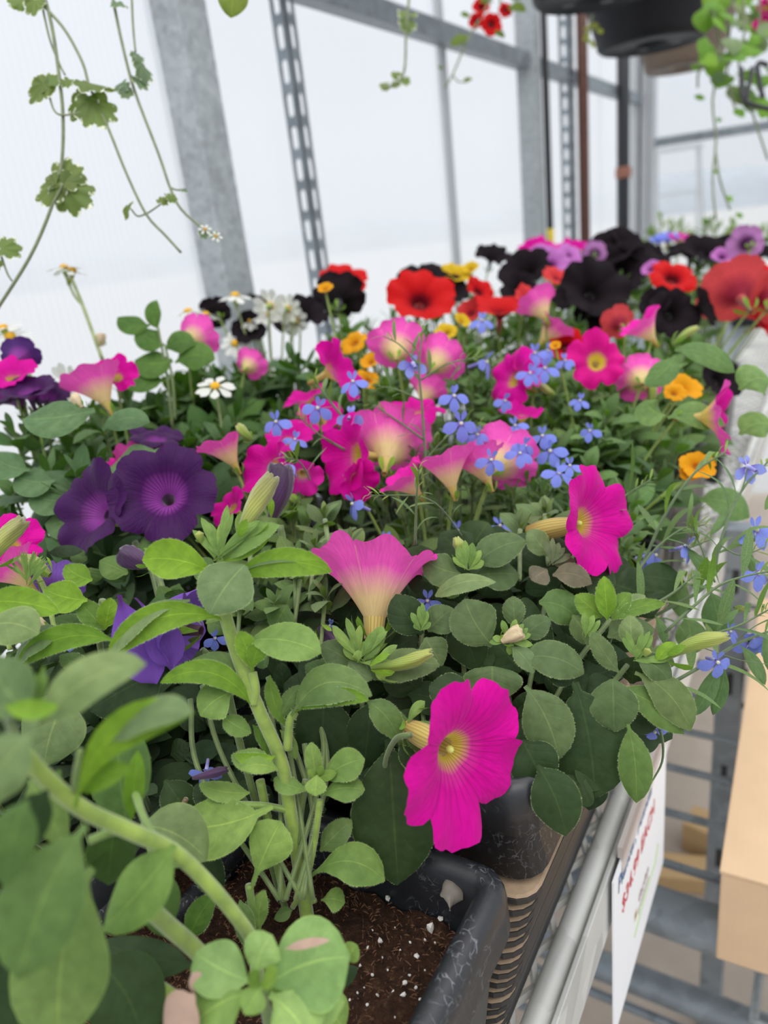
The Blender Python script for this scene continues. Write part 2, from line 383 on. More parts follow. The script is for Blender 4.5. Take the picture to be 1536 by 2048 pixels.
# ================================================================ structure
def W(x, y, z): return Vector((x, y, z + CAM_H))          # z relative to the camera height
def solid(name, a, b, mat, parent=None, bevel=0, kind=None):
    m = MB(); m.box(a, b); o = m.build(name, mat, parent, bevel=bevel)
    if kind: o['kind'] = kind
    return o
XW, YB = -.72, 3.2
def structure(name, loc=(0, 0, 0)):
    o = bpy.data.objects.new(name, None); COL.objects.link(o); o.location = loc; o['kind'] = 'structure'; return o
solid('floor', (XW - .04, -1.5, -.06), (2.2, YB + .04, 0), M['concrete'], kind='structure')
g = MB(); g.box((-60, -40, -.2), (XW - .04, 80, -.08)); g.box((XW - .04, YB + .04, -.2), (60, 80, -.08))
g.build('ground', M['outside'])['kind'] = 'structure'
g = MB()
hr = random.Random(3)
vs, fs = [], []
for i in range(61):
    a = math.radians(-30 + i * 3.6); R = 58
    h = 1.7 + 1.2 * noise.noise(Vector((i * .31, 0, 0))) + hr.random() * .5
    for r_, z_ in ((R - 3, -.1), (R - 2, h * .7), (R, h), (R + 3, -.1)):
        vs.append((-math.sin(a) * r_, math.cos(a) * r_, z_))
for i in range(60):
    for k in range(3): fs.append((i * 4 + k, i * 4 + k + 1, i * 4 + k + 5, i * 4 + k + 4))
g.add(vs, fs); o = g.build('distant_treeline', M['hills'], smooth=True); o['kind'] = 'structure'
wall = structure('wall_left')
for y0, y1 in ((-1.0, .752), (.754, 1.512), (1.522, 1.96), (1.962, 2.7), (2.702, 3.19)):
    solid('panel', (XW - .010, y0, .02), (XW - .002, y1, 2.7), M['polycarb'], wall)
for y0 in (1.510,):
    solid('joint_strip', (XW - .001, y0, .02), (XW + .010, y0 + .022, 2.7), M['alu'], wall, .002)
solid('bottom_rail', (XW - .02, -1, 0), (XW + .012, 3.2, .06), M['alu'], wall)
back = structure('wall_back')
for x0, x1 in ((XW + .03, .40), (.42, 1.3), (1.32, 2.2)):
    solid('panel', (x0, YB, .02), (x1, YB + .008, 2.7), M['clearcarb'], back)
for z0 in (.17, 1.3):
    solid('beam', (XW, YB - .04, CAM_H + z0), (2.2, YB - .001, CAM_H + z0 + .03), M['galvdark'], back, .003)
for x0 in (.40, 1.3):
    solid('joint_strip', (x0, YB - .01, .02), (x0 + .022, YB, 2.7), M['alu'], back)
solid('trim_1', (XW - .001, .752, 0), (XW + .042, .803, 2.7), M['galv'], bevel=.002, kind='structure')       # near post
solid('trim_2', (XW, .806, CAM_H + .318), (XW + .034, 1.94, CAM_H + .352), M['galvdark'], bevel=.002, kind='structure')  # wall beam
solid('trim_3', (XW, 1.99, CAM_H + .318), (XW + .03, 3.15, CAM_H + .352), M['galvdark'], bevel=.002, kind='structure')
solid('trim_4', (XW, 1.94, 0), (XW + .045, 1.99, 2.7), M['galv'], bevel=.003, kind='structure')
corner = structure('trim_5')                                                                                 # corner profile
for k, (x0, y0) in enumerate(((XW, 3.10), (XW + .028, 3.13), (XW + .05, 3.15))):
    solid('profile_fin', (x0, y0, 0), (x0 + .022, YB - .001, 2.7), M['alu'], corner, .002)

# slotted angle: real slots cut through two flanges
def slotted_flange(mb, origin, du, L, width, pitch=.0425, slot_l=.031, slot_w=.0105, th=.0022):
    o = Vector(origin); du = Vector(du).normalized(); dv = Vector((0, 0, 1)); dn = du.cross(dv)
    n = int(L / pitch)
    for side in (0, 1):
        off = dn * (th * side)
        for i in range(n):
            v0 = i * pitch
            out = [(0, 0), (width, 0), (width, pitch), (0, pitch)]
            cu, cv = width / 2, pitch / 2; hw = slot_w / 2; hl = slot_l / 2 - hw
            inn = []
            for s_, a0 in ((-1, PI), (1, 0)):
                for k in range(5):
                    a = a0 + PI * k / 4; inn.append((cu + math.cos(a) * hw, cv + s_ * hl + math.sin(a) * hw))
            P = [o + du * u + dv * (v0 + v) + off for u, v in out + inn]
            # inn order: bottom arc from left to right, top arc from right to left
            F = [(0, 1, 8, 7, 6, 5, 4), (1, 2, 9, 8), (2, 3, 13, 12, 11, 10, 9), (3, 0, 4, 13)]
            mb.add(P, F if side else [tuple(reversed(f)) for f in F])
def slotted_angle(name, label, x, y, w=.022, z0=.0, h=2.4, pitch=.0425, rot=0):
    t = thing(name, label, 'steel strut', (x, y, 0))
    m = MB(); slotted_flange(m, (x - w, y, z0), (1, 0, 0), h, w, pitch); m.build('flange', M['galvdark'], t)
    m = MB(); slotted_flange(m, (x, y, z0), (0, 1, 0), h, w, pitch); m.build('flange', M['galvdark'], t)
    return t
slotted_angle('slotted_angle', 'grey slotted steel angle with two columns of oval slots, right of the near post', XW + .024, .985, .022)
slotted_angle('slotted_angle', 'far slotted steel angle beside the brown pipe', XW + .03, 2.27, .03)
def pole(name, label, x, y, r, mat, extra=None, z1=2.6):
    t = thing(name, label, 'pipe', (x, y, 0))
    m = MB(); m.tube([(x, y, 0), (x, y, z1)], r, 14); m.build('pipe_body', mat, t, smooth=True)
    m = MB(); m.tube([(x, y, 0), (x, y, .012)], r * 1.8, 14); m.build('foot_collar', mat, t)
    if extra: extra(t)
    return t
def tape(t):
    m = MB(); m.tube([(t.location.x, t.location.y, CAM_H - .30), (t.location.x, t.location.y, CAM_H - .047)], .0092, 14); m.build('tape_band', M['yellowtape'], t, smooth=True)
def clamp(t):
    x, y = t.location.x, t.location.y
    m = MB(); m.tube([(x, y, CAM_H + .07), (x, y, CAM_H + .105)], .026, 16); m.build('clamp', M['clamp'], t, bevel=.003)
pole('black_pole', 'thin black pole with yellow tape at its foot beside the middle post', XW + .05, 2.005, .0085, M['blackpipe'], tape)
pole('brown_pipe', 'narrow rust brown upright pipe next to the far slotted angle', XW + .05, 2.32, .015, M['brownpipe'])
pole('black_pipe', 'thick black upright pipe with a brown clamp near the far corner', XW + .045, 2.80, .021, M['blackpipe'], clamp)

# ---------------------------------------------------------------- step ladder outside the far wall
lx, ly = -1.44, 8.0
t = thing('step_ladder', 'white step ladder standing outside beyond the far wall', 'ladder', (lx, ly, -.08))
for sx in (-1, 1):
    m = MB(); m.tube([(lx + sx * .19, ly, 1.58), (lx + sx * .26, ly - .25, -.08)], .022, 6); m.build('stile', M['ladder'], t)
    m = MB(); m.tube([(lx + sx * .19, ly + .05, 1.55), (lx + sx * .25, ly + .6, -.08)], .016, 6); m.build('rear_stile', M['ladder'], t)
for zz in (1.2, .85, .5, .2):
    w_ = .19 + .07 * (1.58 - zz) / 1.66; y_ = ly - .25 * (1.58 - zz) / 1.66
    m = MB(); m.box((lx - w_, y_ - .04, zz - .012), (lx + w_, y_ + .04, zz + .012)); m.build('tread', M['ladder'], t)
m = MB(); m.box((lx - .22, ly - .09, 1.57), (lx + .22, ly + .09, 1.60)); m.build('top_cap', M['ladder'], t)

# ---------------------------------------------------------------- bench
ZT = -.385
b = thing('display_bench', 'galvanised steel plant bench with mesh top and bright front rail', 'bench', (-.4, .6, 0))
m = MB(); m.tube([W(-.0995, -.3, -.379), W(-.0995, 3.0, -.379)], .0072, 16); m.build('rail', M['rail'], b, smooth=True)
m = MB(); m.box(W(-.0915, -.3, -.415), W(-.0885, 3.0, -.372)); m.box(W(-.093, -.3, -.4165), W(-.0885, 3.0, -.4145))
o = m.build('edge_strip', M['rail'], b, bevel=.0006); o['label'] = 'bright flat edge strip along the rail'
m = MB(); px_, py_ = .017, .032
def strand(p, q): m.tube([p, q], .0027, 5)
yy = .1
while yy < 2.6:
    for k in range(6):
        x0 = -.1075 - k * px_
        strand(W(x0, yy, ZT), W(x0 - px_ / 2, yy + py_ / 2, ZT)); strand(W(x0, yy + py_, ZT), W(x0 - px_ / 2, yy + py_ / 2, ZT))
        strand(W(x0 - px_ / 2, yy + py_ / 2, ZT), W(x0 - px_, yy, ZT)); strand(W(x0 - px_ / 2, yy + py_ / 2, ZT), W(x0 - px_, yy + py_, ZT))
    yy += py_
o = m.build('mesh_top', M['rail'], b); o['kind'] = 'stuff'
solid('bench_sheet', W(-.645, -.3, ZT - .012), W(-.216, 3.0, ZT - .001), M['galvdark'], b)
for y0 in (.0, .62, 1.3, 2.1, 2.9):
    solid('cross_beam', W(-.645, y0, ZT - .045), W(-.11, y0 + .035, ZT - .014), M['galvdark'], b)
for x0, y0 in ((-.36, 1.3), (-.645, 1.3), (-.36, -.2), (-.645, -.2), (-.36, 2.9), (-.645, 2.9)):
    solid('leg', W(x0, y0, -1.2), W(x0 + .035, y0 + .035, ZT - .046), M['galvdark'], b)

# ---------------------------------------------------------------- lower rack of pipes and wires
r_ = thing('wire_rack', 'low galvanised rack of wires and pipes below the bench rail', 'rack', (0, .55, 0))
for i, y0 in enumerate((.577, .645, .715, .785, .86, .94, 1.03, 1.12, 1.22)):
    m = MB(); m.tube([W(-.42, y0, -.60), W(.5, y0, -.60)], .0042, 8); m.build('wire', M['galvdark'], r_, smooth=True)
m = MB(); m.tube([W(-.42, .527, -.607), W(.5, .527, -.607)], .021, 16); o = m.build('tube', M['galvdark'], r_, smooth=True); o['label'] = 'thick scuffed front tube'
for x0 in (-.4, .3):
    m = MB(); m.tube([W(x0, .5, -.614), W(x0, 1.25, -.614)], .008, 10); m.build('side_rail', M['galvdark'], r_, smooth=True)
for x0, y0 in ((-.4, .56), (.3, .56), (-.4, 1.22), (.3, 1.22)):
    m = MB(); m.tube([W(x0, y0, -1.2), W(x0, y0, -.60)], .014, 12); m.build('leg', M['galvdark'], r_, smooth=True)
for y0, z0, rr in ((.642, -.862, .017), (.628, -.895, .0055), (.575, -.895, .0045)):
    m = MB(); m.tube([W(-.42, y0, z0), W(.5, y0, z0)], rr, 14); m.build('lower_pipe', M['galvdark'], r_, smooth=True)
m = MB(); m.tube([W(-.012, .66, -.80), W(-.012, .60, -.80), W(.02, .60, -.80), W(.5, .60, -.80)], .005, 8); m.build('hook_wire', M['galv'], r_, smooth=True)
t = thing('rack_upright', 'grey steel upright with slots standing behind the cardboard box', 'post', (-.078, .86, 0))
m = MB(); m.box(W(-.092, .85, -1.2), W(-.062, .878, -.36)); m.build('upright_body', M['galvdark'], t, bevel=.002)
m = MB()
for k in range(5): m.box(W(-.080, .8485, -1.0 + k * .14), W(-.073, .8505, -.97 + k * .14))
o = m.build('slot_row', M['blackpipe'], t); o['kind'] = 'stuff'
def carton(name, label, x0, y0, z0, w, d, h, rot, mat, group=None):
    c = W(x0 + w / 2, y0 + d / 2, z0)
    t = thing(name, label, 'box', c, group)
    def part(nm, a, b_, bev=.0015):
        m = MB(); m.box(a, b_); o = m.build(nm, mat, t, bevel=bev); return o
    part('box_body', c + Vector((-w / 2, -d / 2, 0)), c + Vector((w / 2, d / 2, h - .004)))
    part('flap', c + Vector((-w / 2 - .001, -d / 2 - .001, h - .0035)), c + Vector((-.001, d / 2 + .001, h)), .001)
    part('flap', c + Vector((.001, -d / 2 - .001, h - .0035)), c + Vector((w / 2 + .001, d / 2 + .001, h)), .001)
    t.rotation_euler = (0, 0, rot); return t
carton('cardboard_box', 'large tan cardboard box lying on the wire rack at the right', -.048, .485, -.5855, .26, .46, .096, .03, M['cardboard'])
carton('cardboard_box', 'small tan box behind the grey upright, half cut off by the frame', -.045, 1.06, -.5935, .2, .22, .16, 0, M['cardboard'])
t = thing('wood_offcut', 'pale wood offcut lying on the concrete below the rack', 'wood block', W(-.16, 1.13, -1.2))
m = MB(); m.box(W(-.21, 1.10, -1.2), W(-.09, 1.16, -1.165), rot=.3); m.build('block', M['wood'], t, bevel=.003)
m = MB(); m.box(W(-.17, 1.19, -1.2), W(-.10, 1.25, -1.13), rot=-.2); m.build('block', M['wood'], t, bevel=.003)

# ---------------------------------------------------------------- price sign
t = thing('price_sign', 'white price card with red lettering hanging from the bench rail', 'sign', W(-.085, .4, -.44))
m = MB(); m.box(W(-.0858, .331, -.506), W(-.0846, .487, -.372)); m.build('card', M['card'], t)
m = MB(); m.box(W(-.0842, .349, -.3815), W(-.0836, .487, -.362)); m.box(W(-.0870, .349, -.3705), W(-.0836, .487, -.362)); m.build('clear_holder', M['holder'], t)
def lettering(body, y, z, size, mat, shear=0, xs=1.0, bold=.0):
    cu = bpy.data.curves.new('lettering', 'FONT'); cu.body = body; cu.size = size; cu.shear = shear; cu.extrude = .0001; cu.offset = bold
    cu.materials.append(mat)
    tmp = bpy.data.objects.new('lettering', cu); COL.objects.link(tmp); bpy.context.view_layer.update()
    me = bpy.data.meshes.new_from_object(tmp.evaluated_get(bpy.context.evaluated_depsgraph_get())); bpy.data.objects.remove(tmp)
    if not me.materials: me.materials.append(mat)
    o = link('lettering', me, t); o['kind'] = 'stuff'
    o.matrix_local = Matrix.Translation(W(-.0844, y, z) - Vector(t.location)) @ Matrix(((0, 0, 1), (1, 0, 0), (0, 1, 0))).to_4x4() @ Matrix.Diagonal((xs, 1, 1, 1))
    return o
lettering('Planter, Annual', .340, -.3905, .0165, M['inkblue'], .1, .93, .0001)
lettering('$34.99 EACH', .350, -.4175, .0185, M['inkred'], .0, .92, .0002)
lettering('Garden', .396, -.457, .0095, M['inkgrey'], .15, 1.1)
lettering('greenhouse', .396, -.466, .006, M['inkgrey'], .15, 1.2)
m = MB()
for k in range(12):
    a = 2 * PI * k / 12
    p0 = W(-.0844, .3885, -.459); d1 = Vector((0, math.cos(a), math.sin(a))); d2 = Vector((0, -math.sin(a), math.cos(a)))
    m.add([p0 + d2 * .0008, p0 + d1 * .006, p0 - d2 * .0008], [(0, 1, 2)])
o = m.build('flower_emblem', M['inkgold'], t)
m = MB(); m.tube([W(-.0845, .384, -.475), W(-.0845, .41, -.471), W(-.0845, .452, -.472), W(-.0845, .461, -.462)], .0006, 5); m.build('emblem_swash', M['inkgreen'], t)

# ---------------------------------------------------------------- pots, trays
def rrect(cx, cy, hx, hy, rad, z, n=5):
    pts = []
    for sx, sy, a0 in ((1, 1, 0), (-1, 1, PI / 2), (-1, -1, PI), (1, -1, 1.5 * PI)):
        for k in range(n):
            a = a0 + PI / 2 * k / (n - 1); pts.append(W(cx + sx * (hx - rad) + math.cos(a) * rad, cy + sy * (hy - rad) + math.sin(a) * rad, z))
    return pts
def loft_rect(mb, x0, x1, y0, y1, rad, prof, cap_end=True):
    cx, cy, hx, hy = (x0 + x1) / 2, (y0 + y1) / 2, (x1 - x0) / 2, (y1 - y0) / 2
    rings = [rrect(cx, cy, hx - i, hy - i, max(rad - i * .8, .003), z) for i, z in prof]
    b = len(mb.v); n = len(rings[0])
    for r in rings: mb.v += r
    for k in range(len(rings) - 1):
        for i in range(n):
            j = (i + 1) % n; mb.f.append((b + k * n + i, b + k * n + j, b + (k + 1) * n + j, b + (k + 1) * n + i)); mb.mi.append(0)
    if cap_end: mb.f.append(tuple(b + (len(rings) - 1) * n + i for i in range(n))); mb.mi.append(0)
def pot(name, label, x0, x1, y0, y1, zr, depth, soil_z, taper=.018, lipw=.012, lip=.024):
    t = thing(name, label, 'pot', W((x0 + x1) / 2, (y0 + y1) / 2, zr - depth))
    m = MB()
    zb = zr - depth
    loft_rect(m, x0, x1, y0, y1, .014, [(taper + .004, zb), (taper, zb + .001), (.006, zr - lip), (.0, zr - lip), (.0005, zr - .006), (.002, zr - .0018), (.005, zr), (lipw - .003, zr), (lipw, zr - .003), (lipw + .002, zr - .02), (lipw + taper, zb + .004)])
    m.build('pot_body', M['pot'], t, smooth=True)
    # soil mound
    n = 40; sx0, sx1, sy0, sy1 = x0 + lipw + .005, x1 - lipw - .005, y0 + lipw + .005, y1 - lipw - .005
    vs, fs = [], []
    for j in range(n + 1):
        for i in range(n + 1):
            x = sx0 + (sx1 - sx0) * i / n; y = sy0 + (sy1 - sy0) * j / n
            h = .004 * noise.noise(Vector((x * 60, y * 60, 1))) + .003 * noise.noise(Vector((x * 190, y * 190, 4))) + .0016 * noise.noise(Vector((x * 500, y * 500, 9)))
            vs.append(W(x, y, soil_z + h) - Vector(t.location))
    for j in range(n):
        for i in range(n): a = j * (n + 1) + i; fs.append((a, a + 1, a + n + 2, a + n + 1))
    s = link('soil', new_mesh('soil', vs, fs, M['soil']), t)
    return t, s, (sx0, sx1, sy0, sy1)
POT1, SOIL1, ext = pot('nursery_pot', 'black square pot with scuffed rounded rim and bare soil at the front', -.27, -.0935, .055, .2135, -.25, .1285, -.277)
POT2, SOIL2, _ = pot('nursery_pot', 'black pot behind the front pot, its corner under the magenta bloom', -.262, -.0875, .219, .385, -.216, .0485, -.232, .0)
POT3, SOIL3, _ = pot('nursery_pot', 'small black pot under the trailing lobelia beside the bench rail', -.25, -.1, .43, .56, -.25, .1285, -.262, .014)
# perlite and peat crumbs on the front soil
pr = random.Random(11)
def chunk(seed, n=1):
    bm = bmesh.new(); bmesh.ops.create_icosphere(bm, subdivisions=1, radius=1)
    q = random.Random(seed)
    for v in bm.verts: v.co *= .6 + .7 * q.random()
    me = bpy.data.meshes.new('perlite'); bm.to_mesh(me); bm.free(); me.materials.append(M['perlite']); return me
CH = [chunk(i) for i in range(5)]
spots = [(775,1796,9),(862,1858,17),(880,1840,10),(760,1882,8),(735,1895,6),(832,1912,9),(810,1965,9),(787,1985,8),(806,1990,9),(780,1998,7),(798,2018,13),(770,2032,8),(832,1975,6),(818,1950,5),(905,1830,6),(850,1880,5),(720,1930,5),(745,1950,5),(765,1915,4),(840,2000,6),(755,1990,5),(735,2010,6),(715,1985,4),(790,2035,6),(870,1885,4),(728,1975,4),(700,2000,4),(820,1885,4),(850,1940,4),(775,1940,3),(800,1900,3),(745,1860,3),(790,1855,3)]
for x, y, r in spots:
    p = on_z(x, y, -.2755); d = (ROT.inverted() @ (p - CAM)).z * -1
    s_ = r * d / FPX * .8
    o = link('perlite', pr.choice(CH), SOIL1); o.location = p - Vector(POT1.location)
    o.scale = (s_, s_ * pr.uniform(.6, 1), s_ * pr.uniform(.6, .9)); o.rotation_euler = (pr.random() * 6, pr.random() * 6, pr.random() * 6)
m = MB()
for k in range(2600):
    x = pr.uniform(ext[0], ext[1]); y = pr.uniform(ext[2], ext[3]); z = -.2758 + pr.uniform(-.002, .002)
    a = pr.random() * 6.3; L = pr.uniform(.0008, .003)
    p = W(x, y, z); q = p + Vector((math.cos(a) * L, math.sin(a) * L, pr.uniform(-.001, .0016)))
    w = Vector((-math.sin(a), math.cos(a), 0)) * pr.uniform(.00008, .0002)
    m.add([p - w, q - w * .4, q + w * .4, p + w, (p + q) / 2 + Vector((0, 0, .0008))], [(0, 1, 4), (1, 2, 4), (2, 3, 4), (3, 0, 4)])
o = m.build('peat_fibre', M['fibre'], SOIL1); o['kind'] = 'stuff'; o.location = Vector(o.location) ; 
# nested empty trays
names = ['topmost', 'second', 'third', 'fourth', 'fifth', 'sixth', 'seventh', 'eighth', 'ninth', 'tenth', 'eleventh', 'twelfth', 'thirteenth', 'fourteenth', 'fifteenth', 'sixteenth']
for i in range(15):
    zt = -.2672 - i * .0072; x1 = -.0880 - i * .0016 + pr.uniform(-.0007, .0007); y0 = .2125 + pr.uniform(-.0006, .0006)
    t = thing('nursery_tray', 'dusty black tray, %s from the top of the nested stack by the bench rail' % names[i], 'tray', W(-.2, .32, zt - .0068), 'nested trays beside the bench rail')
    m = MB(); loft_rect(m, -.255, x1, y0, .52, .012, [(.004, zt - .0066), (.0035, zt - .0042), (.0, zt - .004), (.0, zt - .0012), (.0006, zt - .001)], False); m.build('tray_lip', M['traydark'], t)
    m = MB(); loft_rect(m, -.255, x1, y0, .52, .012, [(.0008, zt - .0012), (.0002, zt - .0006), (.0016, zt), (.012, zt - .0002)], True); o = m.build('tray_rim', M['traydust'], t); o['label'] = 'dusty brown rim top'

# ---------------------------------------------------------------- hanging baskets
def basket(label, px, py, d, rb, mat, h=.17, top=1.45, seed=0):
    c = at(px, py, d); t = thing('hanging_basket', label, 'hanging basket', c)
    n = 72; prof = [(0.0, .012), (.25, .012), (.3, .004), (.86, .004), (.93, 0), (1.0, .006), (1.02, .018)] + [(1.02 + (top - 1.02) * k / 4, .018 + (h - .018) * k / 4) for k in (1, 2, 3, 4)] + [(top + .06, h), (top + .06, h + .012), (top - .02, h + .012), (top - .08, h - .02)]
    vs, fs = [], []
    for k, (r, z) in enumerate(prof):
        for i in range(n):
            a = 2 * PI * i / n; rr = rb * r * (1 + (.006 if (i % 2 and 6 < k < 11) else 0)); vs.append((rr * math.cos(a), rr * math.sin(a), z))
    for k in range(len(prof) - 1):
        for i in range(n): j = (i + 1) % n; fs.append((k * n + i, k * n + j, (k + 1) * n + j, (k + 1) * n + i))
    link('basket_body', new_mesh('basket_body', vs, fs, mat), t)
    for k in range(5):
        m = MB(); a = 2 * PI * k / 5 + seed; p = c + Vector((math.cos(a) * rb * .55, math.sin(a) * rb * .55, .0035)); m.tube([p, p + Vector((0, 0, .001))], rb * .11, 10); m.build('drain_hole', M['blackpipe'], t)
    for k in range(3):
        a = 2 * PI * k / 3 + seed; m = MB(); m.tube([c + Vector((math.cos(a) * rb * top, math.sin(a) * rb * top, h)), c + Vector((0, 0, .62))], .0016, 5); m.build('hanger_wire', M['blackpipe'], t)
    m = MB(); m.tube([(c + Vector((0, 0, h - .04))), c + Vector((0, 0, h - .02))], rb * (top - .08), 24); m.build('soil', M['soil'], t)
    return t, c
BK1, bc1 = basket('black hanging basket nearest the camera, only its underside in view', 1195, -4, 1.15, .098, M['basket'], seed=.3)
BK2, bc2 = basket('black ribbed hanging basket in front of the brown one', 1302, 92, 1.45, .102, M['basket'], seed=.8)
BK3, bc3 = basket('brown hanging basket behind the black ones', 1366, 138, 1.95, .096, M['brownbasket'], seed=.1)
t = thing('basket_bracket', 'black bent wire bracket at the upper right edge', 'bracket', at(1490, 200, 1.1))
m = MB()
for P in ([(1536, 130), (1515, 130), (1525, 195)], [(1482, 135), (1490, 200), (1505, 135)], [(1482, 150), (1485, 190), (1500, 208), (1560, 222)]):
    m.tube(curve_pts([at(x, y, 1.1) for x, y in P]), .0035, 6)
m.build('bracket_wire', M['blackpipe'], t, smooth=True)

# ================================================================ plant kit
G_TOP = srgb(100, 124, 72); G_MID = srgb(84, 110, 60); G_SHADE = srgb(47, 67, 38); G_FRESH = srgb(116, 144, 76); G_YEL = srgb(108, 136, 60); G_GREY = srgb(106, 126, 86)  # the darkest green has the shade deep among the leaves painted in
STEMC = srgb(128, 152, 66); STEMD = srgb(92, 112, 56)
UP = Vector((0, 0, 1))
def shape_w(s, pk=.45, pet=.0):
    """outline of a petunia leaf: half width along its length"""
    if s < pet: return .10
    s = (s - pet) / (1 - pet)
    b = .76; a = b * pk / (1 - pk)
    f = (s ** a * (1 - s) ** b) / (pk ** a * (1 - pk) ** b)
    return max(f, .10 * (1 - s) ** .5)
def leaf_geo(cl, nrm, hw, pk, pet, fold, droop, wav, seed, nl=12, nw=6):
    """verts, faces, uvs of a leaf along the centre line cl; nrm gives the upper side"""
    q = random.Random(seed); ph = q.random() * 6; vs, fs, uv = [], [], []
    for i in range(nl + 1):
        s = i / nl
        x = s * (len(cl) - 1); k = min(int(x), len(cl) - 2); c = cl[k].lerp(cl[k + 1], x - k)
        t = (cl[k + 1] - cl[k]).normalized()
        n = nrm(s); n = (n - t * n.dot(t)); n = n.normalized() if n.length > 1e-5 else t.orthogonal().normalized()
        w = t.cross(n); h = hw * shape_w(min(max(s, .0), 1), pk, pet)
        if i == nl: h = hw * .02
        for j in range(nw + 1):
            a = j / nw * 2 - 1
            off = abs(a) * fold * h - a * a * droop * h + wav * hw * math.sin(s * 9 + ph + a * 1.2) * abs(a) * (1 - s * .4)
            vs.append(c + w * (a * h) + n * off); uv.append((.5 + a * .5, s))
    for i in range(nl):
        for j in range(nw): b = i * (nw + 1) + j; fs.append((b, b + 1, b + nw + 2, b + nw + 1))
    return vs, fs, uv
_seed = [0]
def L(plant, x0, y0, x1, y1, w, bend=0, dd=0.0, u=.35, off=0.0, back=0, col=G_TOP, pk=.45, pet=.06, fold=.12, droop=.22, arch=.07, d=None, wav=.06, mat=None, name='leaf', label=None, roll=0.0):
    """a leaf from its base to its tip; dd and off in cm of depth, w its apparent width"""
    _seed[0] += 1; sd = _seed[0]
    d0 = (d if d is not None else dep(x0, y0)) + off * .01; d1 = (d if d is not None else dep(x0, y0)) + (off + dd) * .01
    A, B = at(x0, y0, d0), at(x1, y1, d1); ln = math.hypot(x1 - x0, y1 - y0)
    mx, my = (x0 + x1) / 2 + bend * (y1 - y0) / ln, (y0 + y1) / 2 - bend * (x1 - x0) / ln
    Mp = at(mx, my, (d0 + d1) / 2)
    toc = (CAM - Mp).normalized(); n0 = (toc * (1 - u) + UP * u).normalized()
    t = (B - A).normalized(); sd_ = t.cross(n0).normalized()
    if roll: n0 = Matrix.Rotation(roll, 3, t) @ n0; sd_ = t.cross(n0).normalized()
    # make the real width give the apparent one
    vis = (sd_ - toc * sd_.dot(toc)); tp = (t - toc * t.dot(toc)).normalized(); vis = (vis - tp * vis.dot(tp)).length
    hw = w / 2 * ((d0 + d1) / 2) / FPX / max(vis, .42)
    if back: n0 = -n0
    Mp = Mp + (-n0 if back else n0) * (B - A).length * arch
    ctrl = Mp * 2 - (A + B) * .5
    cl = [A * (1 - s) ** 2 + ctrl * 2 * s * (1 - s) + B * s * s for s in (i / 16 for i in range(17))]
    q = random.Random(sd)
    vs, fs, uv = leaf_geo(cl, lambda s: n0, hw, pk, pet, fold, droop, wav, sd)
    base = Vector(plant.location); A0 = A
    me = new_mesh(name, [v - A0 for v in vs], fs, mat or M['leaf'], uv)
    o = link(name, me, plant, A0 - base, color=col)
    if label: o['label'] = label
    if plant in FUZZ and mat is None and w > 28 and off < 1.5:
        h = MB(); nw = 7; rows = [vs[i * nw:(i + 1) * nw] for i in range(13)]
        for sgn, (a_, b_) in ((0, (0, 1)), (1, (6, 5))):
            for k in range(int(ln * 1.1)):
                f_ = q.uniform(.8, 11.9); i = int(f_); e0 = rows[i][a_].lerp(rows[i + 1][a_], f_ - i); inn = rows[i][b_].lerp(rows[i + 1][b_], f_ - i)
                if (e0 - inn).length < 1e-6: continue
                dr = (e0 - inn).normalized() + t * q.uniform(-.1, .7); dr.normalize()
                h.add([e0 - t * .000028, e0 + t * .000028, e0 + dr * q.uniform(.0003, .0008)], [(0, 1, 2)])
        if h.v:
            ho = link('hair', new_mesh('hair', [v - A0 for v in h.v], h.f, M['hair'], smooth=False), o); ho['kind'] = 'stuff'
    return o
FUZZ = []
def S(plant, pts, r, col=STEMC, d=None, off=0, taper=.8, name='stem', n=18, hairs=0):
    """a stem through (x, y[, depth]) points, r its apparent radius"""
    P = [at(p[0], p[1], p[2] if len(p) > 2 else (d if d is not None else dep(p[0], p[1])) + off * .01) for p in pts]
    dd = [p[2] if len(p) > 2 else (d if d is not None else dep(p[0], p[1])) for p in pts]
    C_ = curve_pts(P, n); rr = r * sum(dd) / len(dd) / FPX
    m = MB(); m.tube(C_, [rr * (1 - (1 - taper) * i / n) for i in range(n + 1)], 8)
    o = m.build(name, M['stem'], plant, smooth=True, color=col)
    if hairs:
        h = MB(); q = random.Random(len(pts) + hairs)
        for k in range(hairs):
            x = q.random() * (n - 1); i = int(x); p = C_[i].lerp(C_[i + 1], x - i); t = (C_[i + 1] - C_[i]).normalized()
            a = q.random() * 2 * PI; e1 = t.orthogonal().normalized(); e2 = t.cross(e1); dr = e1 * math.cos(a) + e2 * math.sin(a)
            p = p + dr * rr * .85; tp = p + dr * q.uniform(.0008, .0017) + UP * .0001; sw = t * .00007
            h.add([p - sw, p + sw, tp], [(0, 1, 2)])
        ho = h.build('hair', M['hair'], plant); ho['kind'] = 'stuff'
    return o
t_ = NT('stem_hair'); M['hair'] = t_.done(t_.n('BsdfPrincipled', **{'Base Color': srgb(160, 180, 126) + (1,), 'Roughness': .5}))

def frame_from(z, roll=0.0, x=None):
    z = Vector(z).normalized(); x = z.orthogonal().normalized() if x is None else (Vector(x) - z * Vector(x).dot(z)).normalized()
    y = z.cross(x); m = Matrix((x, y, z)).transposed(); return m @ Matrix.Rotation(roll, 3, 'Z')

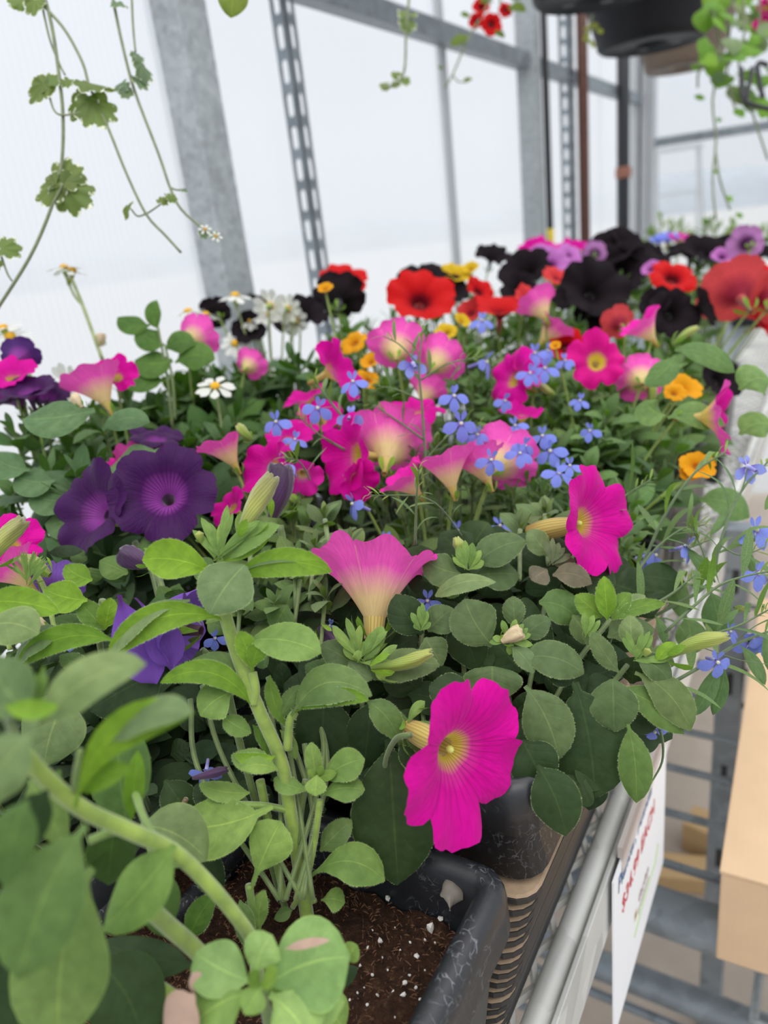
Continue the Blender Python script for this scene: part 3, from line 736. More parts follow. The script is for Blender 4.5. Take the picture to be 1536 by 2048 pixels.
# ---------------------------------------------------------------- flowers
def petunia_limb(R, notch=.16, cup=.05, ruf=.05, seed=0, rm=.13, dp=.5, nt=70, nv=11, lobes=5, wilt=0.0, lobe_var=.08, skew=0.0, pw=2.3):
    q = random.Random(seed); lo = [1 + q.uniform(-lobe_var, lobe_var) for _ in range(lobes)]; tilt = [q.uniform(-.5, .5) * ruf * 2.2 + q.uniform(-1, 1) * wilt for _ in range(lobes)]
    p1, p2, p3 = q.random() * 6, q.random() * 6, q.random() * 6; vs, fs, uv = [], [], []
    for k in range(nv + 1):
        s = k / nv
        for i in range(nt + 1):
            u = i / nt; th = 2 * PI * u; li = int(u * lobes) % lobes; ph = u * lobes - int(u * lobes)
            h = math.sin(PI * ph); sm = h ** .5
            nb = lo[(li + (1 if ph > .5 else -1)) % lobes]; wgt = abs(ph - .5) * 2; lob = lo[li] * (1 - wgt * .5) + nb * wgt * .5
            ra = R * lob * (1 - notch * (1 - h) ** 2.6 * s ** 2)
            ra *= 1 + .018 * math.sin(th * 17 + p1) * s ** 3 + .012 * math.sin(th * 31 + p2) * s ** 4
            r = rm * R + (ra - rm * R) * s
            z = -dp * R * (1 - s) ** pw + cup * R * s * s
            z += ruf * R * s * s * (.6 * math.sin(3 * th + p3) + .5 * math.sin(8 * th + p1)) + .10 * R * (sm - .7) * s * (1.3 - s)
            z += R * tilt[li] * sm * s ** 1.6
            z += R * .008 * math.sin(th * 40 + p2) * s * (1 - s)
            vs.append(Vector((r * math.cos(th) + skew * R * s, r * math.sin(th), z))); uv.append((u, s))
    for k in range(nv):
        for i in range(nt): b = k * (nt + 1) + i; fs.append((b, b + nt + 1, b + nt + 2, b + 1))
    return vs, fs, uv
def tube_geo(R, Ln, rb, rm=.13, dp=.5, belly=.0, bend=0.0, n=14, ns=22, ribs=.04):
    vs, fs, uv = [], [], []
    for k in range(n + 1):
        s = k / n; z = -Ln + (Ln - dp * R) * s
        r = rb + (rm * R - rb) * (s ** 1.7) + belly * R * math.sin(PI * s)
        for i in range(ns + 1):
            th = 2 * PI * i / ns; rr = r * (1 + ribs * math.cos(5 * th))
            vs.append(Vector((rr * math.cos(th) + bend * Ln * (1 - s) ** 2, rr * math.sin(th), z))); uv.append((i / ns, s))
    for k in range(n):
        for i in range(ns): b = k * (ns + 1) + i; fs.append((b, b + 1, b + ns + 2, b + ns + 1))
    return vs, fs, uv
def calyx_geo(Ln, rb, size, bend=0.0, seed=0):
    q = random.Random(seed); vs, fs, uv = [], [], []
    for k in range(5):
        a = 2 * PI * (k + q.uniform(-.15, .15)) / 5; rd = Vector((math.cos(a), math.sin(a), 0)); sp = q.uniform(.5, 1.0)
        A = Vector((bend * Ln, 0, -Ln)) + rd * rb * 1.15; B = A + (rd * sp + Vector((0, 0, 1))).normalized() * size
        cl = [A.lerp(B, s / 6) + rd * (.12 * size * math.sin(PI * s / 6)) for s in range(7)]
        v, f, w = leaf_geo(cl, lambda s: Vector((0, 0, 1)) - rd * .3, size * .15, .6, 0, .1, .2, .02, seed + k, 5, 2)
        b = len(vs); vs += v; fs += [tuple(i + b for i in x) for x in f]; uv += w
    return vs, fs, uv
FL = {}
def flower_meshes(key, R, Ln, rb, petal, tube, kw, cal=.012):
    if key in FL: return FL[key]
    rm = kw.get('rm', .13); dp = kw.get('dp', .5)
    bend = kw.pop('bend', .0); belly = kw.pop('belly', 0.0)
    a = petunia_limb(R, **kw); l = new_mesh('flower', *a[:2], M[petal], a[2])
    b = tube_geo(R, Ln, rb, rm, dp, belly, bend); tb = new_mesh('flower_tube', *b[:2], M[tube], b[2])
    c = calyx_geo(Ln, rb, cal, bend, 3); ca = new_mesh('calyx', *c[:2], M['leaf'], c[2])
    bm = bmesh.new(); bmesh.ops.create_icosphere(bm, subdivisions=2, radius=R * .045)
    for v in bm.verts: v.co.z = v.co.z * 1.2 - dp * R * .8
    st = bpy.data.meshes.new('stamen'); bm.to_mesh(st); bm.free(); st.materials.append(M['anther'])
    FL[key] = (l, tb, ca, st); return FL[key]
def FLOWER(plant, x, y, rpx, axis, petal='magenta', tube='tube', d=None, off=0.0, roll=0.0, tl=.75, key=None, kw=None, label=None, stamen=False, calcol=G_FRESH, rb=.0017, stem_to=None):
    """a petunia bloom with its mouth at the pixel, rpx its radius in pixels, axis in camera axes (right, up, towards)"""
    dd = (d if d is not None else dep(x, y)) + off * .01; P = at(x, y, dd); R = rpx * dd / FPX
    z = cam_dir(*axis); Rm = frame_from(z, roll)
    if key is None:
        v = abs(hash((x * 7 + y * 3))) % 5
        key = (petal, tube, v); base = .03
        opts = [dict(seed=1), dict(seed=2, cup=-.12, ruf=.09), dict(seed=3, cup=.1, ruf=.1), dict(seed=4, cup=-.22, ruf=.06, notch=.22), dict(seed=5, cup=.02, ruf=.14, wilt=.12)][v]
        if axis[2] < .35 and petal in ('pink', 'magenta'):
            key = (petal, tube, 't%d' % v); tl = .95; opts = dict(seed=6 + v, cup=-.08, ruf=.12, rm=.16, dp=1.05, pw=1.45, notch=.16)
        elif petal in ('magenta', 'pink', 'rose'): opts = dict(opts, ruf=opts.get('ruf', .05) + .09, notch=.26, wilt=.11, lobe_var=.12)
        ms = flower_meshes(key, base, base * tl * 1.6, .0019, petal, tube, dict(opts)); sc = R / base
    else:
        ms = flower_meshes(key, R, R * tl * 1.6, rb, petal, tube, dict(kw or {})); sc = 1
    f = link('flower', ms[0], plant, mat=Matrix.Translation(P - Vector(plant.location)) @ Rm.to_4x4() @ Matrix.Scale(sc, 4))
    if label: f['label'] = label
    link('flower_tube', ms[1], f); link('calyx', ms[2], f, color=calcol)
    if stamen: link('stamen', ms[3], f)
    return f
def bud_geo(Ln, r, seed=0, open_=0.3, n=14, ns=20):
    q = random.Random(seed); vs, fs, uv = [], [], []; p = q.random() * 6
    for k in range(n + 1):
        s = k / n; rr = r * (.38 + .62 * math.sin(PI * min(1, s * .62 + .02)) ** 1.2) * (1 - max(0, s - .75) * 4 * (1 - open_))
        for i in range(ns + 1):
            th = 2 * PI * i / ns + s * 1.4; e = rr * (1 + .13 * math.cos(5 * th + p) * (.3 + s)); vs.append(Vector((e * math.cos(th) + .06 * Ln * math.sin(PI * s), e * math.sin(th), s * Ln + (.04 * Ln * math.cos(5 * th) if k == n else 0)))); uv.append((i / ns, s))
    for k in range(n):
        for i in range(ns): b = k * (ns + 1) + i; fs.append((b, b + 1, b + ns + 2, b + ns + 1))
    b = len(vs); vs.append(Vector((0, 0, Ln * .97))); uv.append((.5, 1))
    for i in range(ns): fs.append((n * (ns + 1) + i, n * (ns + 1) + i + 1, b))
    return vs, fs, uv
def BUD(plant, x0, y0, x1, y1, w, dd=0, off=0, mat='bud', open_=.3, label=None, sep=True, d=None):
    D = d if d is not None else dep(x0, y0)
    A = at(x0, y0, D + off * .01); B = at(x1, y1, D + (off + dd) * .01); Ln = (B - A).length
    _seed[0] += 1
    g = bud_geo(Ln, w / 2 * D / FPX, _seed[0], open_)
    o = link('bud', new_mesh('bud', *g[:2], M[mat], g[2]), plant, mat=Matrix.Translation(A - Vector(plant.location)) @ frame_from(B - A, _seed[0]).to_4x4())
    if label: o['label'] = label
    if sep:
        c = calyx_geo(0, w / 2 * D / FPX * .5, Ln * .45, 0, _seed[0]); link('calyx', new_mesh('calyx', *c[:2], M['leaf'], c[2]), o, color=G_FRESH)
    return o

# lobelia bloom: five petals on a short tube
def petal_geo(Ln, w, droop=.25, n=6, nw=4, pk=.62, a0=0):
    cl = [Vector((0, Ln * s / n, -droop * Ln * (s / n) ** 2)) for s in range(n + 1)]
    return leaf_geo(cl, lambda s: Vector((0, 0, 1)), w / 2, pk, 0, .05, .12, .02, 3, n, nw)
def lob_meshes():
    big = petal_geo(.0098, .0062); sm = petal_geo(.0062, .0026, -.2)
    def lab(g): return [(.5 + (u - .5) * .2, v) for u, v in g[2]]
    B = new_mesh('petal', big[0], big[1], M['lobelia'], lab(big)); s_ = new_mesh('petal', sm[0], sm[1], M['lobelia'], lab(sm))
    b = tube_geo(.006, .011, .0009, .22, .1); T = new_mesh('flower', *b[:2], M['bluetube'], b[2])
    bm = bmesh.new(); bmesh.ops.create_icosphere(bm, subdivisions=1, radius=.0011); E_ = bpy.data.meshes.new('eye'); bm.to_mesh(E_); bm.free(); E_.materials.append(M['daisy'])
    return B, s_, T, E_
LOB = lob_meshes()
def LOBELIA(plant, x, y, rpx, axis=(0, .2, .95), roll=0.0, d=None, off=0.0, up=(0, 1, 0)):
    dd = (d if d is not None else dep(x, y)) + off * .01; P = at(x, y, dd); sc = rpx * dd / FPX / .0095
    z = cam_dir(*axis); yv = ROT @ Vector(up); x_ = yv.cross(z)
    Rm = frame_from(z, roll, x_)
    f = link('flower', LOB[2], plant, mat=Matrix.Translation(P - Vector(plant.location)) @ Rm.to_4x4() @ Matrix.Scale(sc, 4))
    q = rnd
    for a in (180, 180 + 66, 180 - 66):
        link('petal', LOB[0], f, mat=Matrix.Rotation(math.radians(a + q.uniform(-8, 8)), 4, 'Z') @ Matrix.Translation((0, .0006, 0)) @ Matrix.Rotation(q.uniform(-.35, .1), 4, 'X'))
    for a in (24, -24):
        link('petal', LOB[1], f, mat=Matrix.Rotation(math.radians(a + q.uniform(-8, 8)), 4, 'Z') @ Matrix.Translation((0, .0005, 0)) @ Matrix.Rotation(q.uniform(.1, .8), 4, 'X'))
    link('eye', LOB[3], f, loc=(0, -.0006, .0004))
    return f
def daisy_meshes():
    g = petal_geo(.014, .0074, .12, 6, 4, .68); P = new_mesh('petal', g[0], g[1], M['daisy'], [(.5 + (u - .5) * .3, v) for u, v in g[2]])
    bm = bmesh.new(); bmesh.ops.create_uvsphere(bm, u_segments=14, v_segments=8, radius=.0042)
    for v in bm.verts: v.co.z *= .7
    D = bpy.data.meshes.new('flower'); bm.to_mesh(D); bm.free(); D.materials.append(M['disc'])
    m = MB()
    m.tube([(0, 0, -.012), (0, 0, -.004), (0, 0, -.001)], [.001, .003, .0036], 8); C_ = new_mesh('calyx', m.v, m.f, M['stem'])
    return P, D, C_
DAI = daisy_meshes()
def DAISY(plant, x, y, rpx, axis, d=None, n=9, off=0.0, droop=.0):
    dd = (d if d is not None else dep(x, y)) + off * .01; P = at(x, y, dd); sc = rpx * dd / FPX / .017
    f = link('flower', DAI[1], plant, mat=Matrix.Translation(P - Vector(plant.location)) @ frame_from(cam_dir(*axis), rnd.random() * 6).to_4x4() @ Matrix.Scale(sc, 4))
    for k in range(n):
        link('petal', DAI[0], f, mat=Matrix.Rotation(2 * PI * k / n + rnd.uniform(-.1, .1), 4, 'Z') @ Matrix.Translation((0, .003, -.0005 * (k % 2))) @ Matrix.Rotation(rnd.uniform(-.15, .15) - droop, 4, 'X'))
    link('calyx', DAI[2], f, color=STEMC)
    return f

# ---------------------------------------------------------------- instanced foliage
def proto_leaf(Ln, w, arch, pk, droop, fold, seed, pet=.08):
    cl = [Vector((0, Ln * s / 8, arch * Ln * math.sin(PI * .85 * s / 8) - arch * .4 * Ln * (s / 8) ** 2)) for s in range(9)]
    v, f, uv = leaf_geo(cl, lambda s: UP, w / 2, pk, pet, fold, droop, .05, seed, 8, 4)
    return new_mesh('leaf', v, f, M['leaf'], uv)
PL = [proto_leaf(1, .52, .14, .48, .25, .1, 1), proto_leaf(1, .46, .22, .5, .2, .15, 2), proto_leaf(1, .58, .05, .5, .3, .05, 3), proto_leaf(1, .42, -.06, .52, .15, .2, 4), proto_leaf(1, .5, .3, .45, .25, .1, 5)]
PB = [proto_leaf(1, .26, .1, .62, .2, .15, 6, 0), proto_leaf(1, .3, .2, .6, .2, .2, 7, 0)]
PN = [proto_leaf(1, .15, .12, .5, .1, .1, 8, 0), proto_leaf(1, .11, .28, .5, .1, .1, 9, 0), proto_leaf(1, .19, .05, .55, .1, .1, 10, 0)]
def put_leaf(plant, P, dr, n, size, col, kind=None, q=rnd):
    dr = Vector(dr).normalized(); n = Vector(n); n = (n - dr * n.dot(dr)); n = n.normalized() if n.length > 1e-4 else dr.orthogonal().normalized()
    x = dr.cross(n); m = Matrix((x, dr, n)).transposed()
    o = link('leaf', q.choice(kind or PL), plant, mat=Matrix.Translation(P - Vector(plant.location)) @ m.to_4x4() @ Matrix.Scale(size, 4), color=col)
    return o
def jit(c, q, a=.12):
    k = 1 + q.uniform(-a, a); return (c[0] * k * (1 + q.uniform(-.06, .06)), c[1] * k, c[2] * k * (1 + q.uniform(-.1, .1)))
def rosette(plant, P, axis, size, n, col, q=rnd, kind=None, spread=(.35, 1.25), small=True):
    """a whorl of leaves at a shoot tip; axis the shoot's direction"""
    axis = Vector(axis).normalized(); e1 = axis.orthogonal().normalized(); e2 = axis.cross(e1); a = q.random() * 6
    for k in range(n):
        a += 2.4; s = k / max(1, n - 1); el = spread[0] + (spread[1] - spread[0]) * s
        rd = e1 * math.cos(a) + e2 * math.sin(a); dr = axis * math.cos(el) + rd * math.sin(el)
        nn = axis * math.sin(el) - rd * math.cos(el)
        put_leaf(plant, P - axis * size * .5 * s, dr, nn, size * (.5 + .5 * s) * q.uniform(.85, 1.15), jit(col, q), (PB if (small and s < .35) else kind), q)
def bush(plant, cx, cy, d, rx, h, shoots, size, col, q, per=6, along=2, kind=None, stemcol=STEMD, off=.008, sr=.0011):
    """foliage dome whose canopy is centred on the pixel; returns the shoot tips"""
    top = at(cx, cy, d); base = Vector((min(max(top.x, -.61), -.15), top.y, plant.location.z)); tips = []
    for k in range(shoots):
        a = q.random() * 2 * PI; r = rx * math.sqrt(q.random()); hh = (top.z - base.z - off) * (1 - .35 * (r / rx) ** 2) * q.uniform(.88, 1.02)
        p = base + Vector((math.cos(a) * r, math.sin(a) * r, hh)); ax = Vector((math.cos(a) * r / rx * .7, math.sin(a) * r / rx * .7, 1))
        c_ = curve_pts([base + Vector((math.cos(a), math.sin(a), 0)) * r * .3, base.lerp(p, .55) + Vector((math.cos(a), math.sin(a), 0)) * r * .25, p], 6)
        m = MB(); m.tube(c_, sr, 5, False); m.build('stem', M['stem'], plant, smooth=True, color=stemcol)
        rosette(plant, p, ax, size, per, col, q, kind)
        for j in range(along):
            pp = c_[q.choice((3, 4, 5))]; aa = q.random() * 6.3; put_leaf(plant, pp, (math.cos(aa), math.sin(aa), q.uniform(-.1, .5)), UP + Vector((0, -.3, 0)), size * q.uniform(.9, 1.4), jit(tuple(x * .85 for x in col), q), kind, q)
        tips.append((p, ax))
    return tips
def plant_thing(name, label, x, y, d, z=-.27, group=None, cat='plant', pot_=True):
    P = at(x, y, d); t = thing(name, label, cat, Vector((min(max(P.x, -.60), -.158), P.y, CAM_H + z)), group)
    if pot_:
        o = link('pot', POTM, t); link('soil', SOILM, o)
    return t
m = MB(); b0 = -CAM_H
_s = .041
loft_rect(m, -_s, _s, -_s, _s, .01, [(.010, ZT + .27 + .001), (.009, ZT + .27 + .002), (.002, -.012), (0, -.012), (0, .006), (.003, .006), (.012, ZT + .275)])
POTM = new_mesh('pot', [v - Vector((0, 0, CAM_H)) for v in m.v], m.f, M['pot'])
m = MB(); m.box((-_s + .004, -_s + .004, -.012), (_s - .004, _s - .004, -.004)); SOILM = new_mesh('soil', m.v, m.f, M['soil'], smooth=False)

# ================================================================ front plants
q = random.Random(21)
# ---- blurred plant closest to the camera, left
A_ = thing('petunia_plant', 'light green petunia shoots without flowers nearest the camera, with cut stems', 'plant', on_z(420, 1990, -.272))
S(A_, [(40, 1500, .175), (95, 1560, .182), (165, 1618, .19), (260, 1662, .20), (345, 1702, .212), (410, 1760, .222), (470, 1830, .232), (508, 1890, .245), (515, 1960, .26)], 15, srgb(140, 166, 70), taper=1.1, n=30)
S(A_, [(258, 1790, .208), (290, 1810, .212), (335, 1850, .222), (405, 1915, .235), (440, 1985, .25)], 17, STEMC, taper=1.1)
S(A_, [(232, 1918, .225), (300, 1962, .232), (366, 2006, .238)], 13, STEMC, taper=1.0)
S(A_, [(232, 1946, .225), (285, 1962, .229), (310, 1970, .233)], 8, STEMC, taper=1)
S(A_, [(180, 1680, .2), (230, 1663, .2), (290, 1668, .205)], 9, G_YEL)
S(A_, [(150, 1612, .19), (150, 1560, .185), (160, 1500, .18)], 7, G_YEL)
S(A_, [(322, 1728, .21), (370, 1728, .215), (410, 1748, .222)], 9, G_YEL)
S(A_, [(270, 1585, .225), (290, 1640, .215), (320, 1690, .21)], 8, G_YEL)
S(A_, [(18, 1440, .17), (42, 1500, .175)], 12, G_GREY)
FG = dict(col=G_FRESH)
L(A_, 80, 1450, 292, 1328, 92, 22, 0, .5, d=.175, col=G_GREY, droop=.1)
L(A_, 150, 1615, 388, 1425, 80, 62, -.6, .1, d=.185, back=1, col=G_YEL, pk=.6, droop=.0, fold=.3)
L(A_, 215, 1490, 386, 1424, 62, 22, -.4, .8, d=.181, col=G_GREY, pk=.5)
L(A_, 60, 1430, -30, 1310, 120, 10, 0, .45, d=.17, col=G_GREY)
L(A_, 10, 1412, 118, 1412, 40, -8, 0, .1, d=.165, col=G_YEL, back=1)
L(A_, 62, 1470, -35, 1620, 110, -12, 0, .3, d=.16, col=G_GREY)
L(A_, 152, 1585, 262, 1536, 52, 8, 0, .1, d=.187, col=G_YEL, back=1)
L(A_, 255, 1655, 236, 1425, 120, 6, .5, .3, d=.235, col=G_MID)
L(A_, 262, 1640, 276, 1500, 40, 0, 0, .1, d=.225, col=G_YEL, back=1)
L(A_, 140, 1390, 88, 1535, 125, -8, 0, .4, d=.28, col=G_GREY)
L(A_, 172, 1650, 40, 1960, 165, -18, -.4, .2, d=.165, col=G_TOP, pk=.55, droop=.12)
L(A_, 185, 1735, 120, 2095, 185, -25, .2, .25, d=.185, col=G_TOP, pk=.6, droop=.15)
L(A_, 350, 1690, 205, 1862, 105, 10, -.3, .5, d=.205, col=G_FRESH, pk=.5)
L(A_, 230, 1640, 215, 1770, 95, 0, 0, .15, d=.235, col=G_SHADE, back=1)
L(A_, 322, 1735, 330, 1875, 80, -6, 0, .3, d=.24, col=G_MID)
L(A_, 390, 1932, 195, 1885, 66, 6, 0, .2, d=.24, col=G_SHADE)
L(A_, 190, 1920, 285, 2090, 150, 20, 0, .25, d=.22, col=G_SHADE)
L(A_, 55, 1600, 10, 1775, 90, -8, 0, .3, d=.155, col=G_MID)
L(A_, 95, 1580, 15, 1720, 80, 0, 0, .2, d=.17, col=G_SHADE)
L(A_, 20, 1800, 60, 2080, 150, 0, 0, .3, d=.23, col=G_SHADE)
L(A_, 60, 1560, 130, 1690, 70, 0, 0, .3, d=.2, col=G_TOP)
L(A_, 120, 1540, 60, 1650, 60, 0, 0, .2, d=.21, col=G_MID)
L(A_, 330, 1970, 310, 2070, 70, 0, 0, .4, d=.26, col=G_SHADE)
L(A_, 280, 1650, 414, 1720, 122, 14, .3, .45, d=.265, col=G_GREY)
for x, y in ((60, 1370), (75, 1345), (40, 1385), (95, 1350), (88, 1330), (55, 1340)):
    L(A_, 62 + q.uniform(-8, 8), 1430, x, y, 16, q.uniform(-8, 8), 0, .3, d=.178, col=G_FRESH, wav=.02)
# ---- pale young shoot at the bottom edge
D_ = thing('petunia_plant', 'pale young petunia shoot with browned leaf tips at the bottom edge', 'plant', on_z(560, 2040, -.272))
S(D_, [(540, 2060, .235), (530, 2010, .226), (522, 1975, .217)], 12, G_YEL)
PALE = srgb(130, 160, 98)
L(D_, 530, 1975, 700, 1915, 175, 12, .6, .55, d=.217, col=PALE, pk=.6, droop=.15)
L(D_, 525, 1985, 690, 2005, 120, 0, .2, .5, d=.221, col=PALE, pk=.6)
L(D_, 512, 1955, 545, 1870, 80, 8, .3, .3, d=.213, col=PALE, pk=.6)
L(D_, 505, 1965, 390, 1905, 105, 8, .2, .5, d=.213, col=PALE, pk=.55)
L(D_, 500, 1985, 385, 2050, 120, -8, -.4, .4, d=.211, col=G_FRESH, pk=.6)
L(D_, 540, 1990, 620, 2085, 130, 8, -.6, .5, d=.213, col=PALE, pk=.6)
L(D_, 520, 1975, 490, 2030, 55, 0, -.4, .5, d=.208, col=G_FRESH)
L(D_, 520, 1972, 555, 1940, 34, 0, -.3, .5, d=.207, col=G_YEL)
L(D_, 520, 1972, 498, 1945, 30, 0, -.3, .5, d=.207, col=G_YEL)
L(D_, 640, 2000, 690, 2060, 80, 0, 0, .4, d=.245, col=G_FRESH)
L(D_, 690, 1920, 715, 1890, 40, 0, 0, .4, d=.245, col=G_FRESH)
L(D_, 660, 1975, 716, 1935, 34, 0, 0, .4, d=.255, col=G_SHADE)
o = L(D_, 405, 1985, 385, 1945, 34, 0, 0, .4, d=.2105, mat=M['brownleaf'], label='browned dry leaf tip')
o = L(D_, 390, 1990, 330, 2075, 85, 0, 0, .4, d=.205, mat=M['brownleaf'], label='pale brown withered leaf')
o = L(D_, 570, 1898, 660, 1880, 18, 0, 0, .5, d=.2165, mat=M['brownleaf'], label='browned dry leaf tip')

# ---- upright hairy plant in the front pot
B_ = thing('petunia_plant', 'upright petunia with a thick hairy stem and pale closed bud, rooted in the front pot', 'plant', on_z(605, 1830, -.272))
FUZZ.append(B_)
S(B_, [(436, 1130, .292), (447, 1215, .293), (478, 1320, .295), (520, 1425, .297), (563, 1525, .30), (583, 1640, .302), (603, 1760, .304), (616, 1845, .306)], 12.5, STEMC, taper=1.15, n=34, hairs=900)
S(B_, [(505, 1345, .294), (512, 1380, .294), (508, 1410, .294)], 9, STEMC)
S(B_, [(640, 1600, .298), (628, 1690, .30), (610, 1770, .302), (585, 1815, .305)], 7, STEMC, hairs=220)
S(B_, [(520, 1560, .305), (548, 1700, .306), (570, 1800, .308)], 9, STEMC, hairs=120)
S(B_, [(612, 1560, .306), (600, 1640, .306), (604, 1740, .306)], 8, STEMD)
S(B_, [(575, 1500, .30), (580, 1440, .30), (592, 1425, .30)], 9, STEMC, hairs=100)
S(B_, [(455, 1380, .31), (478, 1480, .31), (510, 1600, .31), (540, 1720, .312), (575, 1830, .312)], 8, STEMD, hairs=160)
S(B_, [(470, 1610, .296), (530, 1612, .299), (585, 1622, .301)], 8, G_YEL)
S(B_, [(498, 1770, .288), (505, 1820, .29), (512, 1880, .292)], 8, G_YEL)
S(B_, [(632, 1800, .306), (600, 1815, .307)], 5, STEMC)
# crown
FR, YE = dict(col=G_FRESH), dict(col=G_YEL)
L(B_, 432, 1150, 284, 1120, 80, -14, -.6, .05, d=.292, back=1, col=G_YEL, pk=.62, fold=.1)
L(B_, 430, 1135, 288, 1102, 42, 12, -.4, .75, d=.294, col=G_GREY, pk=.55)
L(B_, 446, 1120, 560, 1050, 44, 6, 0, .6, d=.293, col=G_FRESH, pk=.45)
L(B_, 448, 1122, 548, 1058, 26, -8, 0, .1, d=.2925, col=G_YEL, back=1)
L(B_, 490, 1130, 420, 1228, 112, -4, -1.0, .35, d=.288, col=G_GREY, pk=.5, pet=0, droop=.15)
L(B_, 478, 1152, 664, 1144, 58, 24, 0, .0, d=.291, back=1, col=G_YEL, pk=.5, pet=0)
L(B_, 478, 1146, 655, 1138, 24, 22, .2, .85, d=.2915, col=G_GREY, pk=.5, pet=0)
L(B_, 452, 1240, 216, 1318, 62, -46, -.6, .0, d=.292, back=1, col=G_YEL, pk=.55)
L(B_, 380, 1200, 218, 1312, 36, -18, -.7, .8, d=.2915, col=G_GREY, pk=.55)
L(B_, 497, 1282, 642, 1306, 78, 8, -.5, .55, d=.291, col=G_FRESH, pk=.58, pet=0, droop=.12)
L(B_, 503, 1345, 478, 1262, 40, -4, -.2, .0, d=.291, back=1, col=G_YEL, pk=.6)
L(B_, 505, 1345, 520, 1290, 40, 4, -.2, .0, d=.2905, back=1, col=G_YEL, pk=.7)
L(B_, 508, 1415, 320, 1366, 48, -44, -.4, .15, d=.295, back=1, col=G_YEL, pk=.5)
L(B_, 500, 1405, 380, 1322, 48, -30, 0, .75, d=.297, col=G_TOP, pk=.5)
L(B_, 465, 1385, 400, 1432, 74, -6, -.3, .4, d=.297, col=G_FRESH, pk=.5)
L(B_, 445, 1432, 503, 1466, 40, -4, 0, .4, d=.298, col=G_FRESH)
L(B_, 582, 1432, 744, 1392, 78, 42, 0, .5, d=.297, col=G_TOP, pk=.5, pet=.1)
L(B_, 590, 1425, 738, 1400, 36, 18, -.2, .0, d=.2965, col=G_YEL, back=1, pk=.55)
L(B_, 735, 1402, 800, 1482, 56, 8, 0, .4, d=.299, col=G_TOP)
L(B_, 548, 1520, 462, 1510, 48, 8, 0, .4, d=.296, col=G_FRESH)
L(B_, 550, 1512, 470, 1508, 30, 12, 0, .05, d=.295, col=G_YEL, back=1)
L(B_, 556, 1540, 480, 1538, 34, -8, -.3, .5, d=.294, col=G_FRESH)
L(B_, 500, 1585, 398, 1568, 40, 10, 0, .5, d=.30, col=G_FRESH)
L(B_, 545, 1612, 345, 1655, 118, 22, -.3, .55, d=.293, col=G_FRESH, pk=.55, pet=.15)
L(B_, 502, 1778, 562, 1642, 92, 2, .3, .35, d=.287, col=G_FRESH, pk=.62, pet=.2)
L(B_, 560, 1440, 600, 1370, 30, 4, 0, .2, d=.302, col=G_TOP)
L(B_, 540, 1350, 570, 1450, 30, -8, 0, .2, d=.302, col=G_TOP, back=1)
L(B_, 505, 1450, 555, 1530, 30, 6, 0, .2, d=.304, col=G_MID, back=1)
L(B_, 560, 1460, 592, 1520, 24, 6, 0, .2, d=.304, col=G_TOP)
# small whorl
L(B_, 632, 1560, 622, 1484, 34, 0, 0, .3, d=.297, col=G_FRESH, pk=.5)
L(B_, 640, 1565, 730, 1518, 64, 6, 0, .5, d=.299, col=G_FRESH, pk=.6)
L(B_, 640, 1590, 730, 1580, 50, 6, -.2, .5, d=.298, col=G_FRESH, pk=.6)
L(B_, 618, 1580, 548, 1556, 38, 6, 0, .5, d=.299, col=G_FRESH, pk=.6)
L(B_, 634, 1550, 630, 1592, 42, 0, -.4, .5, d=.2945, col=G_FRESH, pk=.6, pet=0)
L(B_, 634, 1558, 674, 1545, 22, 0, 0, .4, d=.296, col=G_YEL)
L(B_, 630, 1556, 616, 1538, 14, 0, 0, .4, d=.2955, col=G_YEL)
L(B_, 636, 1552, 645, 1530, 14, 0, 0, .4, d=.2955, col=G_YEL)
L(B_, 602, 1640, 574, 1698, 44, 0, 0, .4, d=.302, col=G_TOP)
L(B_, 620, 1752, 770, 1762, 78, 30, -.3, .6, d=.299, col=G_FRESH, pk=.58, pet=.1)
L(B_, 640, 1702, 704, 1640, 50, 0, .2, .35, d=.304, col=G_TOP)
L(B_, 642, 1800, 690, 1806, 44, 4, 0, .5, d=.303, col=G_FRESH, pk=.6)
L(B_, 395, 1690, 440, 1800, 60, 0, 0, .3, d=.30, col=G_SHADE)
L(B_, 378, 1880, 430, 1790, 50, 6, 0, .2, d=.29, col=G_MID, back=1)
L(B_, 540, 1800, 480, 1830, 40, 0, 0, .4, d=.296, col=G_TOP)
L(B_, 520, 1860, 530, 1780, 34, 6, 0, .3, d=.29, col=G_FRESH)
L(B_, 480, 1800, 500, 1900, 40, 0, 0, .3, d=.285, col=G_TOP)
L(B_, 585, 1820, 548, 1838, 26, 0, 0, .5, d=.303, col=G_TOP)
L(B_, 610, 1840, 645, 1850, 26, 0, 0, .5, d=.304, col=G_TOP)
L(B_, 330, 1560, 390, 1650, 70, 0, 0, .3, d=.31, col=G_SHADE)
L(B_, 440, 1620, 390, 1570, 50, 0, 0, .3, d=.312, col=G_SHADE)
BUD(B_, 478, 1078, 546, 952, 34, 0, -6.4 + .6, 'bud', .75, 'large pale yellow green closed bud', d=.352)
BUD(B_, 402, 1085, 398, 1062, 18, 0, 0, 'budgreen', .1, d=.29)
for x, y, w in ((402, 1035, 18), (418, 1045, 17), (385, 1060, 16), (442, 1045, 16), (455, 1010, 18), (466, 1025, 15), (430, 1065, 20), (410, 1075, 18), (520, 1040, 18), (448, 1080, 20), (500, 1060, 14)):
    L(B_, 436 + q.uniform(-10, 10), 1122, x, y, w, q.uniform(-5, 5), 0, .25, d=.291, col=G_FRESH, pk=.62)
m_ = S(B_, [(360, 1625, .31), (372, 1598, .308), (352, 1640, .312)], 6, srgb(112, 90, 62)); m_['label'] = 'dry brown stem stub'
